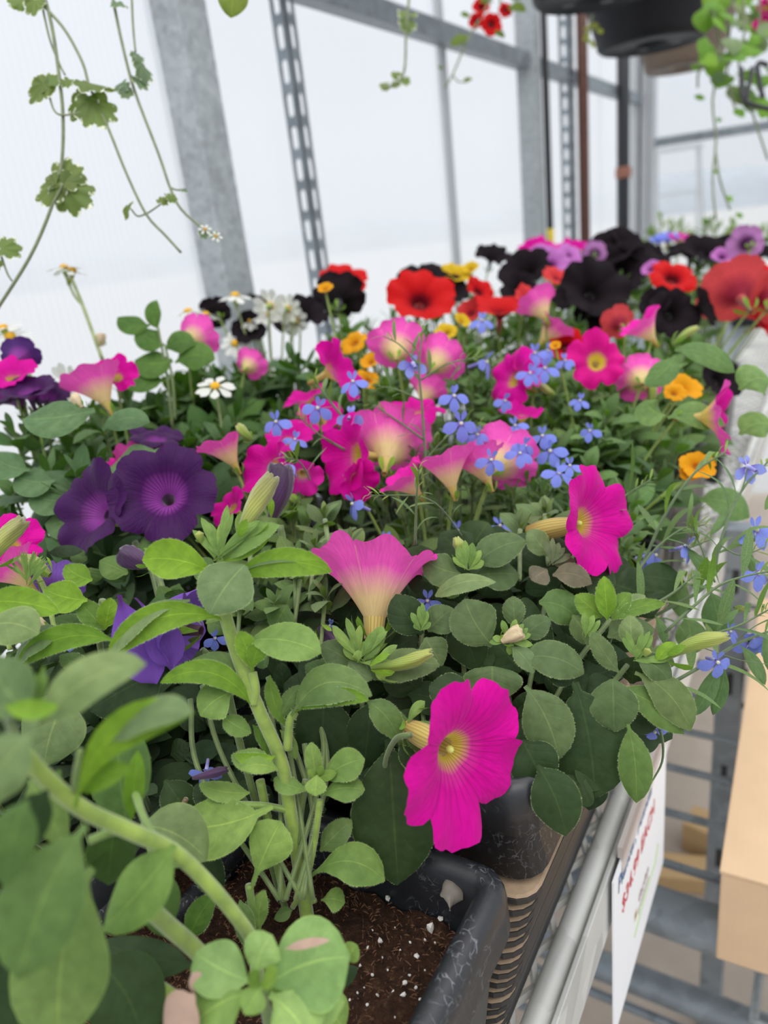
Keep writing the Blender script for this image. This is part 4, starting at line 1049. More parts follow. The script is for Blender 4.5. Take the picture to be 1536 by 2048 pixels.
o = BUD(B_, 385, 1556, 455, 1538, 18, 0, -.2, 'wilted', .6, 'shrivelled dark purple petal strip', sep=False, d=.298)
o = L(B_, 880, 1790, 925, 1800, 60, 10, 0, .6, d=.305, mat=M['scrap'], label='greyish dried petal scrap on the soil', droop=.4)

# ---- front magenta plant
C_ = thing('petunia_plant', 'front petunia with vivid magenta blooms and broad grey green leaves at the bench rail', 'plant', on_z(985, 1500, -.243))
FUZZ.append(C_)
G2 = srgb(87, 106, 68)
kwA = dict(seed=12, notch=.24, cup=-.04, ruf=.12, rm=.11, dp=.42, nv=14, nt=100, wilt=.05, lobe_var=.1, belly=.04)
FLOWER(C_, 942, 1520, 176, (.64, -.12, .75), 'magenta', d=.279, key='front1', kw=kwA, roll=.35, tl=.67, label='large open magenta bloom facing the bench rail', stamen=True, rb=.0036)
kwB = dict(seed=6, notch=.14, cup=-.16, ruf=.2, rm=.17, dp=1.05, pw=1.4, nv=16, nt=100, wilt=.08)
FLOWER(C_, 754, 1100, 128, (.03, .95, -.26), 'pink', d=.352, key='front2', kw=kwB, roll=.2, tl=.86, label='pink trumpet bloom seen from its pale outside with a yellow tube', rb=.0045)
kwC = dict(seed=9, notch=.24, cup=-.05, ruf=.12, rm=.12, dp=.5, nv=14, nt=100, wilt=.05, lobe_var=.1, belly=.05)
FLOWER(C_, 1202, 1038, 124, (.70, .18, .69), 'magenta', d=.368, key='front3', kw=kwC, roll=.9, tl=.86, label='large magenta bloom with a pale star shaped throat, above the brownish leaves', stamen=True, rb=.004)
def stem_pts(pl, pts, r=7, col=STEMD, off=.8, hairs=0): return S(pl, pts, r, col, off=off, hairs=hairs)
for P in ([(735, 1250), (732, 1330), (725, 1420), (760, 1560)], [(822, 1470, .288), (790, 1480, .296), (770, 1540, .31), (800, 1640, .32)], [(1000, 1300), (995, 1400), (985, 1550)], [(1255, 1330), (1200, 1400), (1120, 1520), (1050, 1600)],
          [(930, 1130), (925, 1230), (930, 1400)], [(1105, 1140), (1080, 1260), (1050, 1420)], [(845, 1250), (840, 1340), (850, 1480)], [(1090, 1085), (1075, 1130), (1090, 1180)], [(1220, 1240), (1150, 1330), (1080, 1450)]):
    stem_pts(C_, P, 6, STEMD, 2.6, 60)
# rosette with spent bud
gg = dict(col=G2)
L(C_, 985, 1292, 930, 1198, 98, 8, .3, .45, col=G2, pk=.5)
L(C_, 1030, 1262, 1026, 1192, 44, 0, .2, .4, col=G2, pk=.55)
L(C_, 1045, 1278, 1102, 1238, 48, 4, .1, .4, col=G2)
L(C_, 1040, 1318, 1168, 1348, 74, 14, -.3, .5, col=G2, pk=.5)
L(C_, 1024, 1294, 1068, 1346, 38, 4, -.4, .5, off=-.3, col=G_GREY)
L(C_, 985, 1332, 985, 1405, 118, 0, -.3, .5, col=G2, pk=.42, pet=0)
L(C_, 1078, 1205, 1162, 1248, 68, 12, 0, .45, off=.3, col=G_MID)
L(C_, 900, 1240, 955, 1342, 82, 8, -.1, .35, off=.4, col=G_SHADE)
L(C_, 950, 1390, 858, 1372, 80, 6, 0, .4, off=.5, col=G_SHADE)
L(C_, 1090, 1340, 1150, 1360, 46, 0, 0, .4, off=.6, col=G_SHADE)
L(C_, 1060, 1230, 1100, 1300, 50, 0, 0, .3, off=.8, col=G_SHADE)
for x, y, w in ((1004, 1240, 14), (1032, 1238, 14), (1048, 1248, 14), (985, 1275, 14), (1062, 1268, 14), (1066, 1290, 16), (1018, 1310, 16), (978, 1285, 13), (1056, 1256, 12)):
    L(C_, 1020 + q.uniform(-8, 8), 1282, x, y, w, 0, 0, .4, off=-.4, col=G_FRESH, pk=.6)
BUD(C_, 1004, 1282, 1042, 1262, 30, -.3, -.6, 'spent', .95, 'spent bloom dried to a pale stub', sep=True)
# right rosette
L(C_, 1238, 1345, 1184, 1264, 40, 4, 0, .4, col=G2)
L(C_, 1264, 1297, 1260, 1230, 46, 0, .2, .35, col=G_GREY)
L(C_, 1272, 1318, 1342, 1366, 50, 8, -.2, .5, off=-.3, col=G2)
L(C_, 1270, 1345, 1382, 1462, 72, 16, -.4, .4, col=G2, pk=.55)
L(C_, 1232, 1375, 1368, 1468, 62, 12, -.2, .35, off=.4, col=G_MID, pk=.55)
L(C_, 1226, 1358, 1228, 1464, 96, 0, -.3, .4, off=-.2, col=G2, pk=.52, pet=0)
L(C_, 1256, 1448, 1272, 1606, 66, 6, -.2, .2, off=.2, col=G_MID, pk=.55)
L(C_, 1215, 1275, 1310, 1260, 60, 8, .3, .6, off=.7, col=G2)
L(C_, 1300, 1300, 1350, 1330, 40, 0, 0, .5, off=.5, col=G2)
for x, y, w in ((1245, 1275, 14), (1292, 1282, 16), (1305, 1270, 14), (1285, 1265, 12), (1252, 1262, 12), (1312, 1320, 14), (1275, 1288, 18), (1340, 1318, 16), (1300, 1262, 12)):
    L(C_, 1272 + q.uniform(-8, 8), 1322, x, y, w, 0, 0, .4, off=-.3, col=G_FRESH, pk=.6)
L(C_, 1312, 1322, 1352, 1285, 26, 3, 0, .2, off=-.4, col=G_YEL, back=1)
BUD(C_, 1330, 1316, 1455, 1272, 30, -.6, -.3, 'budgreen', .5, 'long ribbed yellow green bud pointing over the bench edge')
BUD(C_, 1288, 1312, 1298, 1296, 18, 0, -.5, 'budgreen', .1, sep=False)
# broad hanging leaves
L(C_, 1050, 1372, 1118, 1518, 102, 10, -.4, .3, off=-.1, col=G2, pk=.55)
L(C_, 1150, 1365, 1190, 1596, 160, 8, -.3, .15, off=.3, col=G_SHADE, pk=.55)
L(C_, 1075, 1530, 1132, 1672, 98, 8, 0, .15, off=.3, col=G_SHADE, pk=.5)
L(C_, 1045, 1480, 1095, 1580, 100, 0, 0, .2, off=.4, col=G_SHADE)
L(C_, 778, 1478, 796, 1770, 172, 0, -.3, .12, d=.311, col=G_SHADE, pk=.55, wav=.05)
L(C_, 745, 1400, 725, 1560, 90, 0, 0, .2, d=.322, col=G_SHADE)
L(C_, 650, 1390, 640, 1540, 118, 0, 0, .15, d=.322, col=G_SHADE)
L(C_, 800, 1462, 872, 1578, 74, 6, 0, .25, off=.1, col=G_MID)
L(C_, 800, 1490, 835, 1545, 34, 0, 0, .25, off=-.1, col=G_SHADE)
L(C_, 745, 1420, 830, 1500, 52, 8, 0, .4, off=.2, col=G_MID)
L(C_, 812, 1460, 850, 1402, 22, 6, 0, .3, off=-.2, col=G_FRESH, pk=.7)
L(C_, 812, 1465, 868, 1448, 14, 6, 0, .4, off=-.2, col=G_FRESH)
L(C_, 812, 1465, 800, 1435, 14, 0, 0, .4, off=-.2, col=G_FRESH)
L(C_, 812, 1468, 838, 1500, 20, 0, 0, .4, off=-.2, col=G_MID)
# whorl under the trumpet
for x, y, w, o_ in ((665, 1250, 20, 0), (692, 1235, 16, 0), (705, 1270, 22, 0), (765, 1252, 30, .2), (748, 1262, 20, 0), (690, 1290, 20, 0), (760, 1290, 18, 0), (775, 1262, 14, 0), (720, 1250, 16, 0), (752, 1300, 18, 0), (708, 1305, 22, -.2), (740, 1285, 24, 0), (700, 1250, 12, 0), (775, 1318, 16, 0)):
    L(C_, 722 + q.uniform(-10, 10), 1325, x, y, w, q.uniform(-6, 6), 0, .35, off=-.4 + o_, col=G_FRESH, pk=.65)
L(C_, 722, 1345, 640, 1290, 62, -4, 0, .4, off=.1, col=G2)
L(C_, 705, 1345, 610, 1330, 60, 10, 0, .4, off=.5, col=G_MID)
L(C_, 720, 1330, 785, 1345, 44, 0, 0, .5, off=.1, col=G2)
L(C_, 735, 1355, 880, 1330, 66, 10, 0, .5, off=.5, col=G2)
L(C_, 700, 1320, 745, 1358, 40, -8, -.2, .5, off=-.3, col=G_GREY)
BUD(C_, 742, 1336, 862, 1304, 28, -.2, -.5, 'budgreen', .6, 'closed yellow green bud under the pink trumpet')
L(C_, 745, 1338, 795, 1290, 16, 4, 0, .3, off=-.5, col=G_FRESH, pk=.65)
L(C_, 745, 1332, 770, 1360, 18, 0, 0, .3, off=-.6, col=G_FRESH, pk=.65)
# other shoots
L(C_, 922, 1148, 848, 1118, 66, 8, 0, .5, col=G2)
L(C_, 948, 1132, 1052, 1082, 66, 8, .2, .5, col=G2)
L(C_, 870, 1192, 992, 1164, 36, 8, 0, .75, off=-.4, col=G_GREY, pet=0)
L(C_, 930, 1165, 870, 1165, 54, 4, 0, .5, off=.3, col=G_MID)
L(C_, 955, 1150, 1040, 1150, 64, 0, .2, .5, off=.5, col=G2)
for x, y, w in ((915, 1092, 18), (945, 1085, 18), (962, 1100, 16), (930, 1080, 15), (968, 1122, 18), (905, 1115, 14)):
    L(C_, 935 + q.uniform(-6, 6), 1140, x, y, w, 0, 0, .3, off=-.3, col=G_FRESH, pk=.6)
BUD(C_, 925, 1120, 912, 1075, 22, 0, -.4, 'budgreen', .5, 'small green bud with a browned tip')
BR = srgb(98, 92, 78)
L(C_, 1098, 1112, 1056, 1060, 46, 0, 0, .45, col=G_GREY)
L(C_, 1105, 1150, 1184, 1168, 46, 8, -.2, .55, off=-.2, col=BR, label='brownish tinted leaf')
L(C_, 1095, 1140, 1062, 1160, 46, 0, -.2, .5, off=-.2, col=BR)
L(C_, 1110, 1130, 1150, 1120, 34, 0, 0, .5, col=BR)
for x, y, w in ((1090, 1080, 14), (1118, 1085, 16), (1130, 1095, 14), (1142, 1108, 14), (1105, 1075, 12)):
    L(C_, 1100 + q.uniform(-6, 6), 1130, x, y, w, 0, 0, .4, off=-.2, col=srgb(104, 112, 84), pk=.6)
L(C_, 1215, 1240, 1208, 1152, 40, 0, 0, .1, off=-.1, col=G_YEL, back=1)
L(C_, 1225, 1238, 1262, 1186, 36, 4, 0, .15, off=-.2, col=G_TOP, back=1)
L(C_, 1225, 1240, 1332, 1208, 30, 8, 0, .2, off=-.3, col=G_TOP, back=1)
L(C_, 1205, 1235, 1150, 1190, 46, 0, 0, .2, off=.2, col=G_TOP, back=1)
L(C_, 1235, 1225, 1290, 1190, 34, 0, .2, .6, off=.2, col=G_GREY)
L(C_, 845, 1268, 792, 1188, 74, 6, 0, .35, off=.3, col=G_SHADE)
L(C_, 855, 1262, 906, 1216, 62, 0, 0, .5, off=.2, col=G2)
L(C_, 850, 1275, 884, 1332, 64, 0, 0, .45, off=-.1, col=G2)
for x, y, w in ((822, 1225, 14), (838, 1212, 14), (855, 1222, 14), (830, 1245, 16), (862, 1245, 14), (845, 1205, 12)):
    L(C_, 842 + q.uniform(-6, 6), 1262, x, y, w, 0, 0, .4, off=-.4, col=G_FRESH, pk=.6)
L(C_, 1145, 1230, 1185, 1290, 46, 0, 0, .4, off=.2, col=G2)
L(C_, 1190, 1255, 1175, 1290, 34, 0, 0, .4, off=-.1, col=G2)
for x, y, w in ((1168, 1225, 14), (1188, 1230, 14), (1200, 1240, 12), (1180, 1255, 14)):
    L(C_, 1175 + q.uniform(-6, 6), 1275, x, y, w, 0, 0, .4, off=-.3, col=G_FRESH, pk=.6)
# inner leaves that close the gaps, shade painted into their green
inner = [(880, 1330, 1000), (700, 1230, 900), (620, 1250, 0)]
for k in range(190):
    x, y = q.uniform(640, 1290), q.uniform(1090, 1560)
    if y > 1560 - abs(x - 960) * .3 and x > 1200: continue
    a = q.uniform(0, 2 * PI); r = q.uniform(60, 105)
    L(C_, x, y, x + math.cos(a) * r, y + math.sin(a) * r * .8, q.uniform(55, 95), 0, 0, q.uniform(.2, .6), off=q.uniform(1.8, 5.0), col=jit(G_SHADE, q))
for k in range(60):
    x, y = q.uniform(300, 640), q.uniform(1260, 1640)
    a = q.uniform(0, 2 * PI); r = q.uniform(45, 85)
    L(B_, x, y, x + math.cos(a) * r, y + math.sin(a) * r * .8, q.uniform(35, 65), 0, 0, q.uniform(.2, .6), off=q.uniform(2.2, 4.5), col=jit(G_SHADE, q))
for k in range(26):
    P = [(q.uniform(380, 640), q.uniform(1350, 1500))]; P.append((P[0][0] + q.uniform(10, 60), P[0][1] + 150)); P.append((590 + q.uniform(-40, 40), 1800))
    if k < 8: S(B_, P, 6, STEMD, off=1.5)

# ---- purple plant
PU = thing('petunia_plant', 'petunia with two deep purple blooms and a drooping violet one, left of centre', 'plant', on_z(300, 1300, -.27))
FUZZ.append(PU)
kwP = dict(seed=31, notch=.18, cup=-.02, ruf=.10, rm=.12, dp=.5, nv=14, nt=100, lobe_var=.06)
FLOWER(PU, 325, 978, 112, (.06, .36, .90), 'purple', 'purpletube', d=.395, key='pur1', kw=kwP, roll=.3, tl=.6, label='large dark purple bloom with a lighter veined throat')
kwP2 = dict(seed=35, notch=.18, cup=-.05, ruf=.12, rm=.12, dp=.5, nv=14, nt=100)
FLOWER(PU, 175, 1018, 100, (-.50, .25, .80), 'purple', 'purpletube', d=.40, key='pur2', kw=kwP2, roll=.8, tl=.75, label='dark purple bloom turned aside, behind the larger one')
kwP3 = dict(seed=38, notch=.2, cup=-.75, ruf=.14, rm=.26, dp=.3, nv=14, nt=90, wilt=.25)
FLOWER(PU, 315, 1252, 82, (-.86, .05, -.25), 'violet', 'purpletube', d=.318, key='pur3', kw=kwP3, roll=.1, tl=.75, label='drooping violet bloom folded back, with a hairy maroon tube', rb=.0022)
L(PU, 238, 1190, 312, 1368, 96, -6, 0, .3, d=.304, mat=M['violet'], pk=.6, wav=.2, name='petal', fold=.3)
L(PU, 270, 1195, 345, 1335, 74, 10, 0, .4, d=.303, mat=M['violet'], pk=.7, wav=.25, name='petal', fold=.4)
BUD(PU, 305, 1130, 240, 1108, 46, 0, 0, 'wilted', .8, 'wilted maroon bloom closing up', sep=True, d=.335)
BUD(PU, 545, 1035, 560, 930, 52, 0, 0, 'wilted', .95, 'withered purple bloom beside the magenta ones', d=.385)
BUD(PU, 640, 1250, 690, 1300, 44, 0, 0, 'wilted', .9, 'crumpled dark purple bloom deep among the leaves', d=.345)
FLOWER(PU, 312, 868, 52, (.1, .8, .3), 'purple', 'purpletube', d=.47)
FLOWER(PU, 60, 775, 50, (-.2, .7, .5), 'purple', 'purpletube', d=.50)
FLOWER(PU, 30, 790, 50, (-.2, .6, .4), 'purple', 'purpletube', d=.52)
FLOWER(PU, 110, 1175, 60, (-.3, .3, -.6), 'violet', 'purpletube', d=.36)
for P in ([(300, 1100, .40), (330, 1200, .38), (350, 1330, .38)], [(270, 1085, .40), (300, 1130, .39), (330, 1250, .38)], [(405, 1300, .32), (440, 1340, .33), (450, 1420, .34)], [(560, 1050, .385), (575, 1150, .385), (560, 1300, .36)], [(205, 1200, .33), (200, 1290, .34), (230, 1400, .35)]):
    S(PU, P, 7, STEMD, hairs=60)
# left cluster leaves
L(PU, -30, 1205, 118, 1226, 62, 10, 0, .05, d=.29, back=1, col=G_YEL, pk=.4)
L(PU, -40, 1262, 78, 1268, 80, 14, 0, .6, d=.28, col=G_GREY, pk=.55)
L(PU, 232, 1282, 32, 1335, 52, -34, 0, .0, d=.288, back=1, col=G_YEL, pk=.5)
L(PU, 130, 1268, 28, 1330, 40, -16, 0, .8, d=.289, col=G_GREY)
L(PU, 175, 1200, 88, 1178, 66, 6, 0, .1, d=.32, back=1, col=G_YEL, pk=.5)
L(PU, 185, 1160, 130, 1130, 46, 6, 0, .1, d=.33, back=1, col=G_YEL)
L(PU, 210, 1260, 155, 1200, 46, 0, 0, .2, d=.322, col=G_TOP, back=1)
L(PU, 210, 1258, 222, 1195, 40, 0, 0, .15, d=.322, back=1, col=G_YEL)
L(PU, 180, 1250, 110, 1235, 40, 6, 0, .4, d=.33, col=G_MID)
L(PU, 180, 1330, 120, 1310, 38, 6, 0, .4, d=.30, col=G_MID)
L(PU, 330, 1340, 180, 1420, 110, 0, 0, .35, d=.312, col=G_SHADE)
for k in range(46):
    x, y = q.uniform(-10, 560), q.uniform(1090, 1330)
    a = q.uniform(0, 2 * PI); r = q.uniform(40, 75)
    L(PU, x, y, x + math.cos(a) * r, y + math.sin(a) * r * .7, q.uniform(22, 55), 0, 0, q.uniform(.2, .6), off=q.uniform(.8, 4.5), col=jit(G_MID if k % 2 else G_SHADE, q), back=1 if k % 4 == 0 else 0)
L(PU, 575, 1210, 545, 1260, 60, 0, 0, .4, d=.345, col=G_MID)
for x0, y0 in ((600, 1130), (555, 1190), (480, 1180), (650, 1170), (590, 1090), (650, 1010), (630, 1070), (700, 1060), (500, 1080), (1040, 1030), (1090, 1000)):
    P = at(x0, y0 + 25, dep(x0, y0) + .005); rosette(PU if x0 < 600 else C_, P, (q.uniform(-.3, .3), q.uniform(-.5, 0), 1), .020, 9, G_GREY if x0 > 600 else G_TOP, q)
    S(PU if x0 < 600 else C_, [(x0, y0 + 30), (x0 + q.uniform(-15, 15), y0 + 130)], 5, STEMD, off=1)

# ---- pink plant cut by the left frame edge
PL_ = thing('petunia_plant', 'pink petunia with a pale yellow bud, cut off by the left frame edge', 'plant', on_z(30, 1330, -.27))
FLOWER(PL_, 8, 1120, 62, (-.5, .55, .1), 'pink', d=.345)
FLOWER(PL_, 20, 1082, 60, (.2, .4, .6), 'magenta', d=.36)
BUD(PL_, -20, 1130, 48, 1040, 36, 0, 0, 'bud', .8, 'pale yellow closed bud at the left edge', d=.315)
BUD(PL_, 100, 1150, 40, 1115, 30, 0, 0, 'bud', .7, d=.34)
BUD(PL_, 100, 1262, 62, 1238, 24, 0, 0, 'spent', .7, d=.30)
for P in ([(0, 1200, .33), (20, 1300, .33)], [(60, 1130, .35), (90, 1180, .345), (110, 1260, .34)]): S(PL_, P, 6, STEMC)
for k in range(16):
    a = q.uniform(-1.2, 1.2); L(PL_, 55 + q.uniform(-4, 4), 1175 - k * 2, 55 + math.sin(a) * 50, 1150 - math.cos(a) * 50, 6, 0, 0, .3, d=.322, col=G_FRESH)

# ================================================================ plants behind
qb = random.Random(5)
GB = srgb(84, 112, 70); GB2 = srgb(98, 128, 76); GB3 = srgb(70, 98, 62); GL = srgb(96, 124, 74)
FA = (0, .35, .93)
def PETUNIA(label, x, y, d, rx=.055, shoots=10, size=.03, col=GB, flowers=(), z=-.27, off=.008, per=6, along=2, buds=(), kind=None, name='petunia_plant', cat='plant'):
    """flowers: (x, y, radius px, axis, petal, tube, depth offset cm)"""
    t = plant_thing(name, label, x, y, d, z)
    bush(t, x, y, d, rx, .1, shoots, size, col, qb, per, along, kind, off=off)
    for f in flowers:
        fx, fy, fr, ax, pet, tub, do = f[:7]
        fl = FLOWER(t, fx, fy, fr, ax, pet, tub, d=d + do * .01, roll=qb.random() * 6)
        tp = at(fx, fy, d + do * .01) - cam_dir(*ax) * fr * d / FPX * 1.1; bs = Vector(t.location)
        m = MB(); m.tube(curve_pts([tp, tp.lerp(bs, .35) + UP * .008, bs], 6), .0010, 5, False); m.build('stem', M['stem'], t, smooth=True, color=STEMC)
    for b in buds: BUD(t, *b[:5], 0, 0, b[5], .6, d=d)
    return t
T, PT, DT, RT = 'tube', 'purpletube', 'darktube', 'redtube'
# centre, magenta and pink
MG1 = PETUNIA('petunia with a crowd of magenta blooms and pink trumpets in the middle of the bench', 850, 985, .445, .06, 14, .026, G_TOP, [
    (782, 870, 84, (.1, .62, -.72), 'pink', T, 3), (690, 905, 84, (-.72, .05, .5), 'magenta', T, 0), (885, 905, 66, (-.25, .92, .0), 'pink', T, -2.5), (950, 905, 58, (-.35, .85, -.2), 'pink', T, -1),
    (1010, 915, 72, (.4, .35, -.8), 'pink', T, 3), (830, 806, 66, (-.1, .85, .38), 'magenta', T, 6), (720, 960, 46, (.5, -.2, .7), 'magenta', T, -1), (800, 945, 52, (-.6, .7, .2), 'pink', T, -2)])
MG2 = PETUNIA('magenta petunia between the purple blooms and the blue lobelia', 560, 985, .435, .05, 11, .026, G_TOP, [
    (436, 872, 58, (-.45, .8, .1), 'pink', T, 1), (530, 925, 66, (-.55, .35, .6), 'magenta', T, 1), (605, 955, 44, (.1, -.4, .7), 'pink', T, 1), (575, 870, 48, (0, .6, .6), 'magenta', T, 5), (455, 1010, 46, (-.5, .4, .5), 'magenta', T, -1),
    (270, 905, 46, (-.2, .7, -.4), 'pink', T, 5), (240, 928, 40, (-.2, .6, .4), 'pink', T, 4)], buds=[(600, 1010, 545, 985, 26, 'budgreen'), (505, 880, 475, 850, 20, 'budgreen')])
MG3 = PETUNIA('magenta petunia just behind the lobelia, its petals upright', 640, 790, .54, .055, 11, .028, GB, [
    (680, 735, 66, (.75, .3, .38), 'magenta', T, 0), (610, 790, 48, (-.4, .8, .36), 'magenta', T, 0), (640, 830, 48, (0, .5, .8), 'magenta', T, -2)])
MG4 = PETUNIA('pale pink petunia with blooms turned away, under the large red flower', 820, 735, .575, .055, 11, .028, GB2, [
    (792, 684, 58, (0, .55, -.75), 'pink', T, 0), (885, 712, 52, (.3, .45, -.6), 'pink', T, 1), (860, 770, 40, (.3, .6, -.3), 'pink', T, -2)])
MG5 = PETUNIA('magenta petunia with a ruffled bloom facing left, right of centre', 1030, 780, .56, .05, 10, .026, GB2, [
    (1012, 748, 72, (-.7, .3, .45), 'magenta', T, 0), (1060, 740, 44, (.3, .3, .7), 'pink', T, 1), (1045, 820, 46, (0, .8, .4), 'magenta', T, -2)], buds=[(1110, 790, 1080, 770, 16, 'bud')])
MG6 = PETUNIA('pink petunia with a wavy trumpet among the black blooms', 1090, 665, .66, .05, 10, .028, GB2, [
    (1070, 600, 44, (-.3, .7, -.3), 'pink', T, 0), (1118, 640, 46, (.45, .6, .2), 'pink', T, 0)])
MG7 = PETUNIA('rose petunia with one bloom seen face on, showing a yellow throat', 1230, 765, .575, .055, 11, .03, GB2, [
    (1200, 717, 60, (.0, .2, .97), 'rose', T, -1), (1275, 640, 46, (-.6, .7, .1), 'pink', T, 3), (1278, 755, 52, (.2, .3, -.8), 'pink', T, 1)], buds=[(1300, 815, 1302, 762, 20, 'budgreen'), (1345, 690, 1395, 655, 16, 'budgreen')])
MG8 = PETUNIA('magenta petunia with one bloom facing right over the bench edge', 1375, 860, .50, .055, 12, .034, GB, [
    (1443, 832, 76, (.82, .0, .5), 'magenta', T, -1)], buds=[])
MG9 = PETUNIA('pink petunia in front of the polycarbonate wall at the left', 215, 800, .52, .05, 10, .03, GB, [
    (180, 745, 64, (-.4, .75, .0), 'pink', T, -1), (232, 745, 42, (.2, .5, .75), 'magenta', T, 1)])
MG10 = PETUNIA('tall leafy petunia with faded pink blooms before the near post', 340, 712, .60, .065, 20, .042, srgb(72, 104, 50), [
    (402, 672, 48, (.3, .35, -.7), 'pink', T, 1), (505, 726, 34, (.2, .4, -.7), 'pink', T, 2)], per=6)
for a in ((318, 660, 314, 600, 32), (300, 650, 235, 635, 40), (330, 690, 280, 655, 50), (345, 720, 270, 720, 56), (350, 725, 430, 720, 56), (330, 700, 390, 690, 44), (330, 760, 240, 745, 50)):
    L(MG10, *a, 10, 0, .4, d=.585, col=srgb(78, 112, 50), pk=.5)
MG11 = PETUNIA('magenta petunia at the left edge beside dark purple blooms', 30, 800, .50, .05, 9, .03, GB, [
    (22, 742, 50, (.1, .6, .5), 'magenta', T, 0), (55, 775, 52, (0, .65, .5), 'purple', PT, -1), (10, 775, 56, (-.2, .5, .6), 'purple', PT, 1), (95, 785, 44, (.3, .6, .5), 'purple', PT, 1), (40, 710, 40, (-.1, .5, -.6), 'purple', PT, 3)])
S(MG10, [(345, 860, .585), (335, 760, .585), (316, 655, .585)], 3, STEMD)
S(MG10, [(350, 840, .585), (345, 760, .585), (330, 690, .585)], 3, STEMD)
LF1 = PETUNIA('leafy green petunia without open blooms, behind the purple flowers', 120, 905, .455, .06, 20, .042, srgb(80, 108, 74), [], per=7)
for a in ((190, 820, 45, 838, 70), (110, 960, 30, 950, 60), (150, 1000, 60, 985, 60), (320, 900, 220, 935, 76), (230, 960, 170, 930, 70), (180, 1010, 90, 1050, 70), (60, 940, -20, 905, 60), (205, 860, 300, 845, 44)):
    L(LF1, *a, 12, 0, .5, d=.44, col=srgb(88, 116, 80), pk=.5)
BUD(LF1, 165, 815, 148, 790, 20, 0, 0, 'spent', .9, d=.43)
LF2 = PETUNIA('second leafy green petunia below the white daisy', 400, 860, .50, .06, 20, .04, srgb(70, 98, 58), [(312, 870, 52, (.1, .8, .3), 'purple', PT, -1)], per=7)
LF3 = PETUNIA('broad leaved green plant at the right of the bench beside the rail', 1320, 900, .485, .05, 12, .034, GB2, [], per=6)
for a in ((1330, 830, 1290, 800, 60), (1335, 835, 1450, 850, 50), (1350, 700, 1470, 745, 44), (1350, 710, 1290, 770, 50), (1480, 780, 1540, 760, 70), (1480, 870, 1545, 850, 60), (1400, 1000, 1500, 1035, 60)):
    L(LF3, *a, 10, 0, .5, d=.50, col=GB2, pk=.5)
LF4 = PETUNIA('green leafy plant at the far right edge under the coral blooms', 1490, 760, .60, .055, 10, .036, GB, [], per=6)
LF5 = PETUNIA('grey green filler plant between the daisies and the red bloom', 620, 680, .66, .06, 16, .036, GB3, [], per=6)
LF6 = PETUNIA('green filler plant below the coral blooms, right of the rose bloom', 1400, 690, .62, .055, 11, .036, GB2, [], per=6)
LF7 = PETUNIA('light green filler plant in front of the black face on bloom', 1180, 850, .52, .05, 12, .026, GB2, [], per=7)
LF13 = PETUNIA('dark leafy plant between the leafy petunia and the white daisies', 440, 700, .66, .06, 16, .042, srgb(70, 98, 54), [], per=7)
LF14 = PETUNIA('dark green leaves behind the pink petunia at the left', 250, 760, .60, .06, 16, .042, srgb(72, 100, 56), [], per=7)
LF15 = PETUNIA('dark green leaves behind the magenta petunia with upright petals', 590, 770, .60, .055, 14, .036, srgb(72, 100, 56), [], per=7)
LF8 = PETUNIA('petunia with painted-in shade on its leaves, low at the left edge behind the blurred shoots', 60, 1330, .33, .05, 16, .03, G_SHADE, [], per=7)  # low filler plants from here on, canopy shade put into their leaf colour
LF9 = PETUNIA('petunia with painted-in shade on its leaves, under the drooping violet bloom', 260, 1330, .34, .05, 16, .03, G_SHADE, [], per=7)
LF10 = PETUNIA('petunia with painted-in shade on its leaves, at the left edge between pink bloom and purple blooms', 40, 1130, .39, .05, 14, .03, G_SHADE, [], per=7)
LF11 = PETUNIA('petunia with painted-in shade on its leaves, under the magenta crowd, behind the tall closed bud', 640, 1110, .40, .055, 16, .028, G_SHADE, [], per=7)
LF12 = PETUNIA('petunia with painted-in shade on its leaves, under the lobelia stems at the centre right', 980, 1080, .40, .055, 14, .028, G_SHADE, [], per=7)
# black petunias
K = 'black'
PETUNIA('black petunia beside the white daisies, close to the slotted angle', 545, 690, .72, .05, 8, .032, GB, [(500, 655, 40, (-.2, .3, .8), K, DT, 0), (618, 622, 42, (.4, .5, .6), K, DT, 2), (520, 600, 26, (.3, .6, .3), K, DT, 4), (430, 622, 34, (-.3, .4, -.5), K, DT, 3), (580, 640, 38, (0, .4, .8), K, DT, 3)])
PETUNIA('black petunia bloom seen from behind, with red petals peeking over it', 690, 640, .78, .05, 8, .03, GB2, [(678, 592, 54, (0, .6, -.65), K, DT, 0), (690, 552, 48, (.1, .5, .6), 'red', RT, 5)])
PETUNIA('black petunia directly behind the large red bloom', 870, 590, .84, .05, 8, .03, GB2, [(850, 556, 62, (0, .4, .7), K, DT, 1), (985, 508, 34, (.1, .5, .6), K, DT, 12), (905, 575, 40, (.3, .4, .6), K, DT, 1)])
PETUNIA('tall black petunia left of the face on black bloom', 1060, 590, .85, .055, 9, .032, GB2, [(1050, 535, 54, (-.4, .4, .7), K, DT, 0), (1035, 575, 38, (-.3, .3, .7), K, DT, -2)])
PETUNIA('black petunia with one bloom facing the camera, showing its dark throat', 1185, 630, .76, .055, 9, .032, GB2, [(1192, 575, 70, (.1, .25, .95), K, DT, 0), (1140, 585, 38, (-.5, .3, .6), K, DT, 3), (1180, 630, 36, (0, -.1, .9), K, DT, 2)])
PETUNIA('black petunia, the tallest dark mass in front of the far corner', 1245, 545, 1.02, .07, 9, .034, GB2, [(1222, 492, 56, (-.3, .45, .6), K, DT, 0), (1275, 500, 60, (.4, .5, .6), K, DT, 1), (1245, 530, 56, (0, .2, .9), K, DT, -2), (1318, 522, 46, (.4, .4, .6), K, DT, 3)])
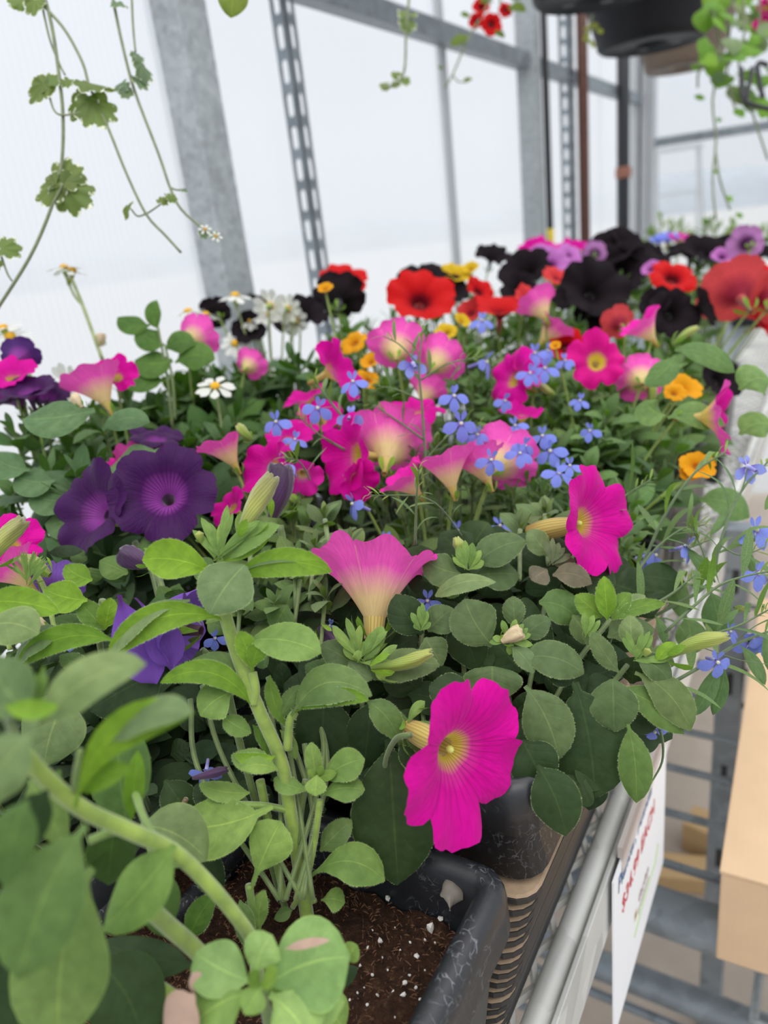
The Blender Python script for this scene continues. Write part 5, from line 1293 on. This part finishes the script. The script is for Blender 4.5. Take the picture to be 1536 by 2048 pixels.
PETUNIA('black petunia drooping between the red and the coral blooms', 1350, 660, .70, .05, 8, .03, GB2, [(1350, 622, 54, (.1, .1, .9), K, DT, 0), (1412, 612, 42, (.6, .2, .6), K, DT, 1), (1310, 605, 34, (-.5, .2, .7), K, DT, 1), (1445, 755, 46, (.2, .2, .8), K, DT, -8)])
PETUNIA('low dark row of black petunias along the far right edge', 1430, 500, 1.12, .09, 9, .034, GB2, [(1380, 486, 50, (-.2, .7, .5), K, DT, 0), (1440, 472, 52, (0, .8, .4), K, DT, 3), (1495, 466, 50, (.1, .8, .4), K, DT, 2), (1410, 495, 46, (0, .5, .7), K, DT, -3), (1528, 495, 44, (.2, .5, .6), K, DT, -3)])
# red and coral
PETUNIA('red petunia with a large round bloom in front of the black ones', 850, 655, .73, .055, 9, .03, GB2, [(842, 590, 68, (.05, .42, .9), 'red', RT, 0), (960, 578, 30, (.3, .4, .7), 'red', RT, 3)])
PETUNIA('red petunia at the right with a ruffled bright bloom above a black one', 1350, 590, .82, .05, 8, .03, GB2, [(1350, 546, 52, (0, .5, .85), 'red', RT, 0), (1300, 535, 20, (-.5, .4, .5), 'lilac', PT, 3)])
PETUNIA('coral red petunia seen from behind at the right edge', 1475, 650, .73, .06, 9, .032, GB2, [(1468, 578, 74, (-.02, .62, -.62), 'coral', RT, 0), (1530, 545, 40, (.3, .4, .5), 'red', RT, 4), (1538, 590, 56, (.3, .5, -.5), 'coral', RT, 1), (1530, 640, 40, (.4, .3, .7), 'red', RT, 2)])
PETUNIA('red petunia half hidden behind the blue lobelia', 1005, 650, .74, .05, 9, .03, GB2, [(1002, 612, 52, (0, .7, .5), 'red', RT, 0), (1060, 598, 34, (.3, .4, .7), 'coral', RT, 2), (940, 620, 30, (-.3, .4, .7), 'coral', RT, 2), (1118, 550, 32, (.2, .5, .6), 'coral', RT, 8)])
PETUNIA('coral petunia with small faded blooms under the face on black one', 1230, 690, .66, .045, 8, .028, GB2, [(1235, 645, 36, (-.1, .4, -.6), 'coral', RT, 0), (1135, 690, 38, (0, .2, .8), 'red', RT, 0)])
# small yellow bells
def BELLS(label, x, y, d, spots, pet='yellow', rx=.045, shoots=9, size=.02):
    return PETUNIA(label, x, y, d, rx, shoots, size, GB2, [(a, b, r, (qb.uniform(-.4, .4), .5, .7), pet, T, qb.uniform(-1, 2)) for a, b, r in spots], name='million_bells', per=7)
BELLS('yellow million bells plant behind the large red bloom', 930, 580, .86, [(912, 545, 30), (895, 560, 22), (940, 535, 18), (1300, 590, 14)], 'lemon')
BELLS('orange yellow million bells left of the pale pink petunia', 715, 735, .62, [(704, 680, 32), (738, 755, 26), (650, 575, 16), (740, 720, 22)], 'yellow')
BELLS('golden million bells under the rose bloom at the right', 1365, 800, .545, [(1372, 772, 34), (1350, 782, 24), (1110, 690, 12)], 'yellow')
BELLS('orange million bells low beside the bench rail', 1385, 960, .475, [(1398, 925, 36), (1380, 945, 22)], 'yellow')
BELLS('lemon million bells in the middle behind the lobelia', 905, 680, .64, [(893, 660, 24), (925, 640, 18), (880, 685, 16)], 'lemon')
# lilac and far back
PETUNIA('lilac petunia with dark veined throats near the far wall', 1115, 555, .95, .06, 9, .03, GB2, [(1104, 522, 34, (0, .4, .9), 'lilac', PT, -2), (1078, 508, 28, (-.3, .4, .7), 'lilac', PT, 2), (1140, 505, 26, (.3, .5, .7), 'lilac', PT, 2), (1190, 505, 24, (.2, .4, -.6), 'lilac', PT, 3), (1150, 530, 22, (0, .4, .8), 'lilac', PT, 0)])
PETUNIA('far magenta petunia in front of the black pole', 1085, 530, 1.12, .07, 8, .034, GB2, [(1062, 492, 30, (-.2, .6, .6), 'magenta', T, 0), (1100, 490, 32, (.2, .6, .6), 'magenta', T, 2), (1150, 490, 28, (.1, .6, .6), 'magenta', T, 3), (1125, 492, 24, (.1, .6, .6), 'pink', T, -3)])
PETUNIA('greyish lilac petunia at the upper right among black blooms', 1490, 520, .95, .05, 8, .03, GB2, [(1492, 484, 36, (.1, .4, -.6), 'lilac', PT, 0), (1445, 510, 22, (-.2, .4, .7), 'lilac', PT, 2)])
PETUNIA('far pink petunia beneath the step ladder', 1350, 505, 1.25, .07, 8, .034, GB2, [(1362, 468, 26, (.1, .7, .5), 'pink', T, 0), (1335, 474, 24, (-.1, .7, .5), 'lobelia', T, 0), (1318, 478, 20, (-.1, .7, .5), 'lobelia', T, 0)])
PETUNIA('feathery green plant at the far end in front of the joint strip', 975, 550, 1.0, .08, 12, .03, srgb(112, 138, 100), [], kind=PN, per=8)
PETUNIA('thin green plant near the wall behind the red and black blooms', 760, 600, .92, .07, 10, .03, srgb(92, 120, 84), [], kind=PN, per=8)
for i, (x, y, d) in enumerate(((1010, 860, .52), (1130, 790, .57), (960, 700, .63), (1100, 740, .6))):
    PETUNIA(['green petunia foliage left of the rose bloom, between lobelia stems', 'green petunia foliage under the rose bloom', 'green petunia foliage below the red blooms at centre', 'green petunia foliage behind the ruffled magenta bloom'][i], x, y, d, .05, 10, .028, GB2, [], per=7)

# ---------------------------------------------------------------- lobelia
def lob_stem(t, pts, r=4, leaves=6, col=srgb(74, 98, 54), d=None, off=0, spike=True, lw=.016):
    P = [at(p[0], p[1], p[2] if len(p) > 2 else (d if d is not None else dep(p[0], p[1])) + off * .01) for p in pts]
    c_ = curve_pts(P, 16); dd = d or dep(*pts[0][:2]); m = MB(); rr = r * dd / FPX / 1.6
    m.tube(c_, [rr * (1 - .5 * i / 16) for i in range(17)], 6); m.build('stem', M['stem'], t, smooth=True, color=col)
    for k in range(leaves):
        i = int(2 + 13 * (k + .3) / leaves); p = c_[i]; tn = (c_[min(i + 1, 16)] - c_[i - 1]).normalized()
        a = k * 2.4 + qb.random(); e1 = tn.orthogonal().normalized(); rd = e1 * math.cos(a) + tn.cross(e1) * math.sin(a)
        put_leaf(t, p, rd + tn * .6, UP - rd * .3, lw * qb.uniform(.7, 1.3), jit(srgb(104, 130, 84), qb), PN, qb)
    if spike:
        tp, tn = c_[-1], (c_[-1] - c_[-3]).normalized()
        for k in range(9):
            a = k * 2.4; e1 = tn.orthogonal().normalized(); rd = e1 * math.cos(a) + tn.cross(e1) * math.sin(a)
            put_leaf(t, tp - tn * .0012 * k, rd + tn * 1.1, UP, .0065 * qb.uniform(.8, 1.3), jit(srgb(128, 152, 80), qb), PN, qb)
    return c_
LO1 = plant_thing('lobelia_plant', 'blue lobelia with thin arching stems in the middle of the magenta petunias', 850, 850, .50)
bush(LO1, 850, 870, .47, .05, .1, 16, .02, srgb(96, 122, 80), qb, 8, 3, PN, sr=.0006)
lob_stem(LO1, [(858, 1000), (850, 900), (843, 800), (838, 730), (846, 655)], 5, 5, d=.455)
lob_stem(LO1, [(848, 880), (800, 845), (748, 810)], 4, 3, d=.455)
lob_stem(LO1, [(840, 800), (795, 780), (745, 770)], 3, 2, d=.455); lob_stem(LO1, [(838, 730), (800, 690), (765, 672)], 3, 2, d=.455)
lob_stem(LO1, [(842, 760), (890, 730), (950, 715)], 3, 3, d=.455); lob_stem(LO1, [(690, 900), (640, 870), (600, 835)], 4, 3, d=.455); lob_stem(LO1, [(850, 920), (900, 870), (960, 850)], 3, 4, d=.455)
lob_stem(LO1, [(930, 1080, .40), (860, 1000, .37), (740, 990, .362)], 3, 3); lob_stem(LO1, [(830, 1090, .37), (833, 1000, .365), (838, 940, .362)], 5, 5); lob_stem(LO1, [(620, 960, .42), (600, 925, .41), (570, 915, .405)], 3, 2)
lob_stem(LO1, [(690, 840, .46), (650, 790, .46), (630, 760, .46)], 4, 6)
for x, y, r, ax, do in ((636, 814, 34, (0, .1, .98), -1), (552, 842, 32, (-.2, .35, .9), 0), (566, 928, 34, (-.5, .5, .5), -2), (922, 845, 38, (.05, .15, .98), -1), (908, 790, 32, (.2, .3, .9), 0), (826, 726, 30, (-.1, .4, -.8), 0), (706, 1006, 34, (-.7, .3, .3), -3), (772, 1082, 30, (.2, .6, .7), -4.4),
                        (706, 762, 32, (-.2, .5, .6), 1), (590, 878, 26, (.2, .5, .6), 0), (702, 830, 30, (.1, .3, -.8), 0), (955, 868, 26, (.2, .3, .7), 1), (855, 1200, 32, (-.1, .3, .8), -10.5), (1000, 1050, 30, (-.2, .5, .6), -2), (915, 1060, 28, (0, .3, .8), -2), (982, 918, 32, (.2, .2, .7), -4), (1040, 905, 30, (0, .4, .8), -1), (412, 1545, 34, (.1, -.3, .8), -14), (430, 1275, 26, (.2, .2, .8), -12), (140, 1275, 26, (.2, .4, .6), -14), (660, 1250, 20, (0, .4, .6), -10)):
    LOBELIA(LO1, x, y, r, ax, qb.uniform(-.3, .3), d=.455 + do * .01 if abs(do) < 5 else dep(x, y) + .012)
LO2 = plant_thing('lobelia_plant', 'pale blue lobelia behind the large magenta bloom at the right', 1120, 900, .49)
bush(LO2, 1110, 920, .465, .055, .1, 20, .02, srgb(100, 126, 82), qb, 8, 3, PN, sr=.0006)
bush(LO2, 1200, 1060, .415, .05, .1, 14, .022, srgb(100, 124, 84), qb, 8, 3, PN, sr=.0006)
bush(LO2, 1230, 960, .44, .05, .1, 20, .022, srgb(104, 130, 88), qb, 8, 3, PN, sr=.0006)
for x, y, r in ((1100, 900, 34), (1118, 945, 34), (1070, 705, 28), (1090, 735, 30), (1060, 745, 28), (1085, 870, 28), (1030, 850, 26), (1140, 930, 26), (1050, 890, 28), (1095, 700, 24), (1130, 720, 22), (1010, 800, 24), (1160, 800, 22), (1180, 860, 24)):
    LOBELIA(LO2, x, y, r, (qb.uniform(-.4, .4), qb.uniform(.1, .6), .8), qb.uniform(-.4, .4), d=dep(x, y) + qb.uniform(-.014, .016) if y > 780 else dep(x, y) - .03)
LO3 = plant_thing('lobelia_plant', 'lobelia with single blue blooms near the back of the magenta group', 985, 690, .62)
bush(LO3, 985, 700, .60, .035, .1, 8, .02, srgb(96, 122, 80), qb, 8, 2, PN, sr=.0006)
LOBELIA(LO3, 972, 722, 34, (.75, .2, .4), .2, d=.545); LOBELIA(LO3, 964, 640, 26, (0, .5, .7), 0, d=.60)
lob_stem(LO3, [(900, 760, .55), (925, 725, .548), (960, 715, .546)], 3, 2)
LO4 = plant_thing('lobelia_plant', 'trailing lobelia spilling over the bench rail at the right', 1240, 1180, .45)
ST = [([(1180, 1330, .40), (1260, 1262, .39), (1340, 1215, .385), (1420, 1165, .38), (1440, 1085, .38), (1480, 985, .385), (1545, 915, .39)], 8, 8), ([(1180, 1290, .40), (1260, 1180, .40), (1330, 1030, .40), (1390, 945, .40), (1450, 905, .40)], 8, 8),
      ([(1240, 1420, .345), (1340, 1368, .345), (1420, 1322, .345), (1480, 1285, .35), (1560, 1255, .355)], 8, 7), ([(1330, 1265, .35), (1390, 1210, .35), (1440, 1170, .35), (1500, 1150, .35), (1560, 1140, .35)], 6, 7),
      ([(1260, 1235, .36), (1340, 1190, .36), (1390, 1150, .36)], 6, 4), ([(1215, 1300, .37), (1250, 1190, .38), (1300, 1110, .39), (1360, 1060, .39), (1410, 1050, .39)], 6, 6), ([(1420, 1270, .345), (1480, 1250, .345), (1545, 1215, .345)], 5, 4),
      ([(1290, 1420, .335), (1320, 1460, .33), (1325, 1520, .33), (1300, 1570, .33)], 6, 0), ([(1430, 1165, .38), (1400, 1090, .385), (1380, 1050, .39)], 4, 4), ([(1440, 1090, .38), (1480, 1110, .375), (1530, 1095, .37)], 3, 2), ([(1300, 1090, .4), (1360, 1100, .4), (1420, 1080, .4)], 4, 3), ([(1160, 1080, .41), (1240, 1000, .41), (1300, 960, .41)], 5, 5), ([(1480, 990, .385), (1490, 960, .385), (1495, 935, .385)], 3, 0), ([(1390, 1290, .345), (1480, 1320, .345), (1550, 1330, .345)], 2, 0)]
for pts, r, n in ST: lob_stem(LO4, pts, r, n, lw=.026, spike=n > 0)
for x, y, r, ax, dd in ((1435, 1322, 38, (.05, .05, .99), .338), (1310, 1462, 32, (-.2, -.35, .8), .333), (1512, 1058, 40, (.1, .35, .9), .375), (1516, 1145, 36, (.2, .3, .8), .36), (1376, 1092, 34, (.5, .2, .5), .385), (1494, 932, 34, (0, .3, -.9), .388), (1500, 1285, 34, (-.2, .2, .8), .36), (1532, 1275, 36, (.5, 0, .7), .355), (1310, 1108, 34, (.6, .2, .4), .40), (1460, 1262, 26, (.3, .4, .5), .36), (1295, 1120, 28, (-.3, .2, .6), .41), (1230, 1150, 28, (0, .3, .7), .40), (1185, 1085, 24, (.1, .3, .7), .41)):
    LOBELIA(LO4, x, y, r, ax, qb.uniform(-.2, .2), d=dd)
for a in ((1440, 1325, 1388, 1432, 34, .35), (1450, 1335, 1425, 1430, 30, .352), (1325, 1120, 1368, 1240, 44, .395), (1420, 1180, 1440, 1280, 60, .39), (1370, 1230, 1385, 1310, 60, .395), (1470, 1000, 1420, 1070, 18, .385), (1365, 1090, 1425, 1170, 22, .385), (1480, 1080, 1510, 1160, 16, .38), (1480, 1290, 1530, 1370, 26, .35), (1530, 1260, 1536, 1340, 24, .35), (1540, 980, 1530, 1020, 14, .385), (1240, 1085, 1320, 1030, 16, .41), (1310, 1230, 1330, 1290, 20, .36), (1480, 1215, 1430, 1250, 16, .35)):
    L(LO4, *a[:5], 4, 0, .35, d=a[5], col=srgb(98, 126, 84), pk=.55)
BUD(LO4, 1468, 1215, 1500, 1222, 12, 0, 0, 'bud', .4, d=.355)

# ---------------------------------------------------------------- white daisies
def DAISIES(label, x, y, d, spots, rx=.05, shoots=7, col=GB):
    t = plant_thing('daisy_plant', label, x, y, d); bush(t, x, y, d, rx, .1, shoots, .028, col, qb, 6, 2, PB)
    for sx, sy, r, ax, dr in spots:
        dd = d + qb.uniform(-.01, .01); DAISY(t, sx, sy, r, ax, d=dd, droop=dr)
        p = at(sx, sy, dd) - cam_dir(*ax) * .006; m = MB(); bs = Vector(t.location) + UP * .05
        m.tube(curve_pts([p, p.lerp(bs, .4) + UP * .01, bs], 8), .0010, 5, False); m.build('stem', M['stem'], t, smooth=True, color=srgb(140, 154, 104))
    return t
DAISIES('white daisy with a single flat bloom in front of dark leaves', 430, 810, .535, [(430, 772, 42, (0, .72, .68), .05)])
d2 = DAISIES('white daisies clustered beside the near post', 520, 690, .72, [(470, 590, 38, (-.05, .9, .35), .3), (540, 612, 36, (.1, .3, -.8), .1), (575, 618, 32, (.3, .3, -.8), .1), (590, 642, 30, (.2, .3, -.8), .1), (535, 630, 36, (0, .85, .45), .2), (470, 686, 32, (0, .3, .8), .1), (500, 640, 26, (0, .5, .7), .1)], .05, 9)
DAISIES('white daisies seen side on behind the leafy petunia', 390, 690, .66, [(376, 622, 36, (-.2, .9, .3), .1), (412, 628, 32, (.2, .95, .1), 0)])
d4 = DAISIES('tall white daisies reaching up against the wall at the left', 150, 790, .58, [(20, 672, 46, (0, .75, .65), .1), (6, 655, 40, (-.2, .8, .4), .0), (135, 770, 46, (.3, .1, -.8), .2)], .05, 8)
DAISY(d4, 128, 534, 36, (-.15, .95, .2), d=.58, droop=.1); DAISY(d4, 145, 540, 34, (.2, .92, .2), d=.58, droop=.1)
S(d4, [(165, 610), (148, 590), (128, 545)], 3, srgb(150, 162, 112), d=.58)
for P in ([(205, 720), (165, 610), (140, 550)],): S(d4, P, 4, srgb(150, 162, 112), d=.58)
BUD(d4, 203, 692, 202, 668, 18, 0, 0, 'spent', .9, d=.58); BUD(d4, 138, 572, 140, 556, 10, 0, 0, 'budgreen', .5, d=.58)

# ---------------------------------------------------------------- hanging vines
def scalloped(n=9, seed=0, notch=.5):
    q_ = random.Random(seed); vs, fs, uv = [Vector((0, 0, 0))], [], [(.5, 0)]; N = n * 6; rings = 5
    for k in range(1, rings + 1):
        s = k / rings
        for i in range(N + 1):
            a = (i / N - .5) * (2 * PI - notch); r = (1 - .12 * abs(math.sin(a * .5)) ) * (.74 + .26 * abs(math.sin(i / N * n * PI)) ** .7 if k == rings else .9) * s
            vs.append(Vector((r * math.sin(a), .35 + r * math.cos(a) - .35 * (1 - s), .16 * s * s * math.cos(2 * a + seed) - .10 * s * s + .05 * math.sin(a * n) * s))); uv.append((.5 + a / 14, s))
    b = 1
    for i in range(N): fs.append((0, 1 + i, 2 + i))
    for k in range(rings - 1):
        for i in range(N): o_ = 1 + k * (N + 1) + i; fs.append((o_, o_ + N + 1, o_ + N + 2, o_ + 1))
    return vs, fs, uv
def ivy_material():
    t = NT('variegated_leaf'); u, v, tc = t.uv(); oi = t.n('ObjectInfo'); nz = t.noise(4, 3)
    e_ = t.math('ADD', v, t.math('MULTIPLY', t.math('SUBTRACT', nz, .5), .9))
    c = t.mix(t.ramp(e_, [(.97, (0, 0, 0)), (1.0, (1, 1, 1))]), oi.outputs['Color'], srgb(224, 224, 208))
    ln = t.math('LESS_THAN', t.math('ABSOLUTE', t.math('SINE', t.math('MULTIPLY', u, 60.0))), .12)
    c = t.mix(t.math('MULTIPLY', ln, .35), c, t.mix(1.0, c, (.6, .65, .5), 'MULTIPLY'))
    p = t.n('BsdfPrincipled', **{'Base Color': c, 'Roughness': .55}); tr = t.n('BsdfTranslucent', Color=t.mix(1.0, c, (1.3, 1.4, .7), 'MULTIPLY'))
    ms = t.n('MixShader'); ms.inputs[0].default_value = .3; t.t.links.new(p.outputs[0], ms.inputs[1]); t.t.links.new(tr.outputs[0], ms.inputs[2]); return t.done(ms)
M['ivy'] = ivy_material()
SC = []
for i in range(3): g = scalloped(7, i, .6); SC.append(new_mesh('leaf', g[0], g[1], M['ivy'], g[2]))
OV = [proto_leaf(1, .8, .1, .4, .2, .1, 20, .1), proto_leaf(1, .7, .2, .42, .2, .15, 21, .1)]
IVG = srgb(96, 116, 48)
def IVY(t, x, y, r, ang, d, face=(0, .3, .95), meshes=SC, col=IVG, curl=0.0):
    """scalloped leaf, ang the direction its tip points in the picture"""
    P = at(x, y, d); z = cam_dir(*face); tip = ROT @ Vector((math.cos(ang), math.sin(ang), 0)); yv = (tip - z * tip.dot(z)).normalized(); xv = yv.cross(z)
    m = Matrix((xv, yv, z)).transposed(); s_ = r * d / FPX
    return link('leaf', qb.choice(meshes), t, mat=Matrix.Translation(P - Vector(t.location)) @ m.to_4x4() @ Matrix.Scale(s_, 4), color=jit(col, qb))
V1 = thing('trailing_vine', 'long variegated ground ivy vine with scalloped leaves hanging at the left', 'vine', at(95, -60, .5))
vs_ = srgb(108, 118, 84)
S(V1, [(60, -80), (88, -10), (105, 60), (118, 150), (126, 235), (123, 330), (106, 405), (62, 510), (-10, 625)], 3.6, vs_, d=.5, taper=1, n=34, name='runner')
S(V1, [(85, 15), (100, 80), (120, 130), (130, 150)], 2.4, vs_, d=.5, name='runner'); S(V1, [(88, 12), (130, 60), (165, 125), (180, 175), (218, 260), (252, 345), (292, 428), (330, 470), (362, 505)], 3.2, vs_, d=.5, taper=.8, n=28, name='runner')
S(V1, [(98, 190), (108, 220), (124, 230), (160, 225), (182, 210)], 2.2, vs_, d=.498, name='petiole'); S(V1, [(0, 505), (14, 545), (24, 562)], 2.4, vs_, d=.5, name='petiole'); S(V1, [(292, 428), (275, 432), (262, 418)], 2.0, vs_, d=.5, name='petiole'); S(V1, [(292, 428), (305, 420), (322, 408)], 2.0, vs_, d=.5, name='petiole'); S(V1, [(106, 405), (118, 385), (126, 368)], 2.2, vs_, d=.497, name='petiole')
for x, y, r, an, fc in ((97, 172, 34, 2.0, (-.3, .4, .8)), (88, 168, 36, 3.9, (-.2, .1, .9)), (172, 165, 46, -.4, (.2, .75, .5)), (185, 200, 48, -1.2, (.3, .1, .9)), (170, 195, 40, -2.2, (-.2, 0, .9)), (124, 365, 46, 1.5, (0, .3, .9)), (126, 372, 50, -.6, (.2, -.1, .9)), (112, 368, 42, 3.6, (-.3, .1, .9)), (2, 497, 30, .4, (.3, .3, .8)), (45, 5, 28, 2.4, (0, .3, .9)), (70, 0, 26, -1.6, (0, .2, .9)), (255, 412, 22, -1.2, (-.6, .2, .6)), (130, 160, 18, -.6, (.2, .4, .8)), (322, 405, 14, 1.2, (.2, .4, .8)), (335, 392, 16, .2, (.4, .4, .6)), (-5, 520, 22, 3.6, (0, .2, .9))):
    IVY(V1, x, y, r, an, .498, fc)
V2 = thing('trailing_vine', 'second ground ivy vine with sparse curled leaves and pale blossoms at its tip', 'vine', at(235, -60, .52))
S(V2, [(215, -60), (232, 30), (252, 120), (272, 190), (318, 310), (340, 375), (362, 418), (400, 452), (432, 472)], 3.2, vs_, d=.52, taper=.8, n=28, name='runner'); S(V2, [(262, -40), (266, 50), (271, 105)], 2.6, vs_, d=.52, name='runner'); S(V2, [(340, 375), (355, 380), (372, 378)], 2, vs_, d=.52, name='petiole')
for x, y, r, an, fc in ((272, 108, 18, -1.3, (.5, .3, .6)), (283, 128, 30, -1.2, (.8, .2, .4)), (272, 155, 24, -.6, (.5, .5, .5)), (250, 165, 22, -2.6, (-.3, .3, .8)), (252, 178, 18, -1.4, (.2, .2, .8)), (362, 379, 12, 0, (.2, .8, .4)), (235, 5, 20, -1.2, (.2, .5, .6)), (408, 462, 14, -1.4, (.2, .3, .8)), (424, 470, 12, .4, (.1, .3, .8))):
    IVY(V2, x, y, r, an, .518, fc, col=srgb(96, 118, 84))
for x, y in ((330, 402), (410, 458), (432, 472)):
    DAISY(V2, x, y, 14, (.2, .4, .8), d=.516, n=6)
V3 = thing('trailing_vine', 'thin vine with a small variegated leaf cluster before the wall beam', 'vine', at(815, -40, .8))
S(V3, [(822, -50), (816, 20), (812, 70), (808, 145), (785, 170), (765, 174)], 3.0, vs_, d=.8, name='runner')
for x, y, r, an, fc in ((818, 32, 24, 1.8, (0, .5, .8)), (815, 40, 22, -1.5, (.2, .2, .8)), (796, 152, 14, 2.2, (0, .3, .8)), (805, 158, 14, -.6, (0, .3, .8)), (775, 170, 14, 3.4, (0, .3, .8)), (792, 165, 12, -1.6, (0, .3, .8))):
    IVY(V3, x, y, r, an, .8, fc)
V4 = thing('trailing_vine', 'blurred green leaf hanging close to the camera at the top edge', 'vine', at(465, -60, .24))
S(V4, [(460, -60), (464, 0), (466, 8)], 4, vs_, d=.24, name='runner'); L(V4, 470, -40, 462, 36, 60, 0, 0, .3, d=.24, col=IVG)
V5 = thing('trailing_begonia', 'trailing plant with small scarlet blooms under the nearest black basket', 'plant', at(985, -40, 1.1))
S(V5, [(1010, -60), (985, -10), (965, 30), (935, 80), (905, 150), (890, 175)], 2.4, vs_, d=1.1, name='runner'); S(V5, [(990, -40), (1000, 0), (1000, 10)], 2.4, vs_, d=1.1, name='runner'); S(V5, [(905, 150), (915, 162), (925, 165)], 1.6, vs_, d=1.1, name='runner')
for x, y, r, ax in ((984, 46, 22, (.1, -.2, .9)), (952, 42, 16, (-.3, -.2, .8)), (1012, 18, 16, (.2, -.1, .9)), (962, 12, 18, (-.1, .1, .9))): FLOWER(V5, x, y, r, ax, 'red', RT, d=1.1)
for x, y, r, an in ((935, 70, 40, -2.6), (1015, 15, 40, -.5), (985, 5, 36, 2.6), (925, 165, 20, .1), (885, 140, 14, 2.2), (990, 60, 26, -.8), (940, 30, 22, 3.5), (1020, 0, 30, .2)): IVY(V5, x, y, r, an, 1.1, (qb.uniform(-.3, .3), .3, .8), OV)
V6 = thing('trailing_vine', 'leafy green vine spilling down from the brown basket at the upper right', 'vine', at(1440, -40, 1.15))
for P in ([(1400, -60), (1430, 40), (1440, 120), (1425, 200), (1432, 280), (1425, 360), (1432, 440)], [(1480, -60), (1490, 50), (1478, 130), (1500, 210), (1536, 320)], [(1510, -60), (1520, 40), (1500, 110)], [(1440, 100), (1400, 140), (1395, 175)], [(1460, 40), (1455, 160), (1470, 215)], [(1430, 300), (1440, 360), (1460, 420)]):
    S(V6, P, 2.6, vs_, d=1.15, name='runner')
for k in range(46):
    x = 1375 + 165 * qb.random() ** .6; y = -20 + 235 * qb.random() * (.4 + .6 * (x - 1330) / 200)
    IVY(V6, x, y, qb.uniform(36, 62), qb.uniform(-2.4, -.6), 1.15 + qb.uniform(-.04, .06), (qb.uniform(-.4, .4), qb.uniform(0, .6), .8), OV, col=srgb(106, 146, 52) if k % 3 else srgb(120, 140, 104))
for x, y, r, an in ((1410, 198, 22, 2.8), (1470, 215, 30, -1.2), (1425, 345, 14, .1), (1465, 405, 20, 2.2), (1472, 425, 18, -1), (1400, 130, 24, -2.5), (1440, 235, 14, -2)): IVY(V6, x, y, r, an, 1.15, (0, .3, .8), OV, col=srgb(106, 146, 52))
for x, y, r in ((1530, 42, 22), (1533, 12, 18)): FLOWER(V6, x, y, r, (-.3, .1, .8), 'rose', T, d=1.15)
V7 = thing('trailing_vine', 'small yellowish sprig at the rim of the black ribbed basket', 'vine', at(1180, 60, 1.38))
S(V7, [(1185, 30), (1180, 60), (1172, 85)], 2, vs_, d=1.38, name='runner')
for k in range(9): IVY(V7, 1180 + qb.uniform(-14, 14), 60 + qb.uniform(-16, 26), 18, qb.uniform(-2.8, -.4), 1.38, (qb.uniform(-.3, .3), .3, .8), OV, col=srgb(134, 142, 62))
# far greenery outside the end of the bench
for i, (x, y, d, lab) in enumerate(((1335, 450, 2.2, 'wispy green plant at the far end below the step ladder'), (1420, 455, 2.3, 'wispy green plant right of the step ladder'), (1500, 445, 2.1, 'pale yellow green plant at the far right end'))):
    t = plant_thing('green_plant', lab, x, y, d, pot_=True); bush(t, x, y, d, .07, .1, 9, .06, srgb(128, 150, 106), qb, 7, 1, PN, off=-.02)
# fallen petal on the floor under the rack
t = thing('fallen_petal', 'yellow petal fallen on the concrete under the rack', 'petal', on_z(1210, 1990, -1.199))
L(t, 1200, 1955, 1222, 2020, 26, 4, 0, .6, d=1.318, mat=M['lemon'], name='petal_blade')

GROUPS = {'petunia_plant': 'petunias on the bench', 'million_bells': 'million bells on the bench', 'lobelia_plant': 'lobelias on the bench', 'daisy_plant': 'daisies on the bench', 'hanging_basket': 'hanging baskets', 'nursery_pot': 'pots at the bench edge', 'trailing_vine': 'hanging vines', 'green_plant': 'green plants at the far end', 'slotted_angle': 'slotted steel angles', 'cardboard_box': 'cardboard boxes under the bench'}
for o in list(scene.objects):
    k_ = o.name.split('.')[0]
    if o.parent is None and k_ in GROUPS: o['group'] = GROUPS[k_]
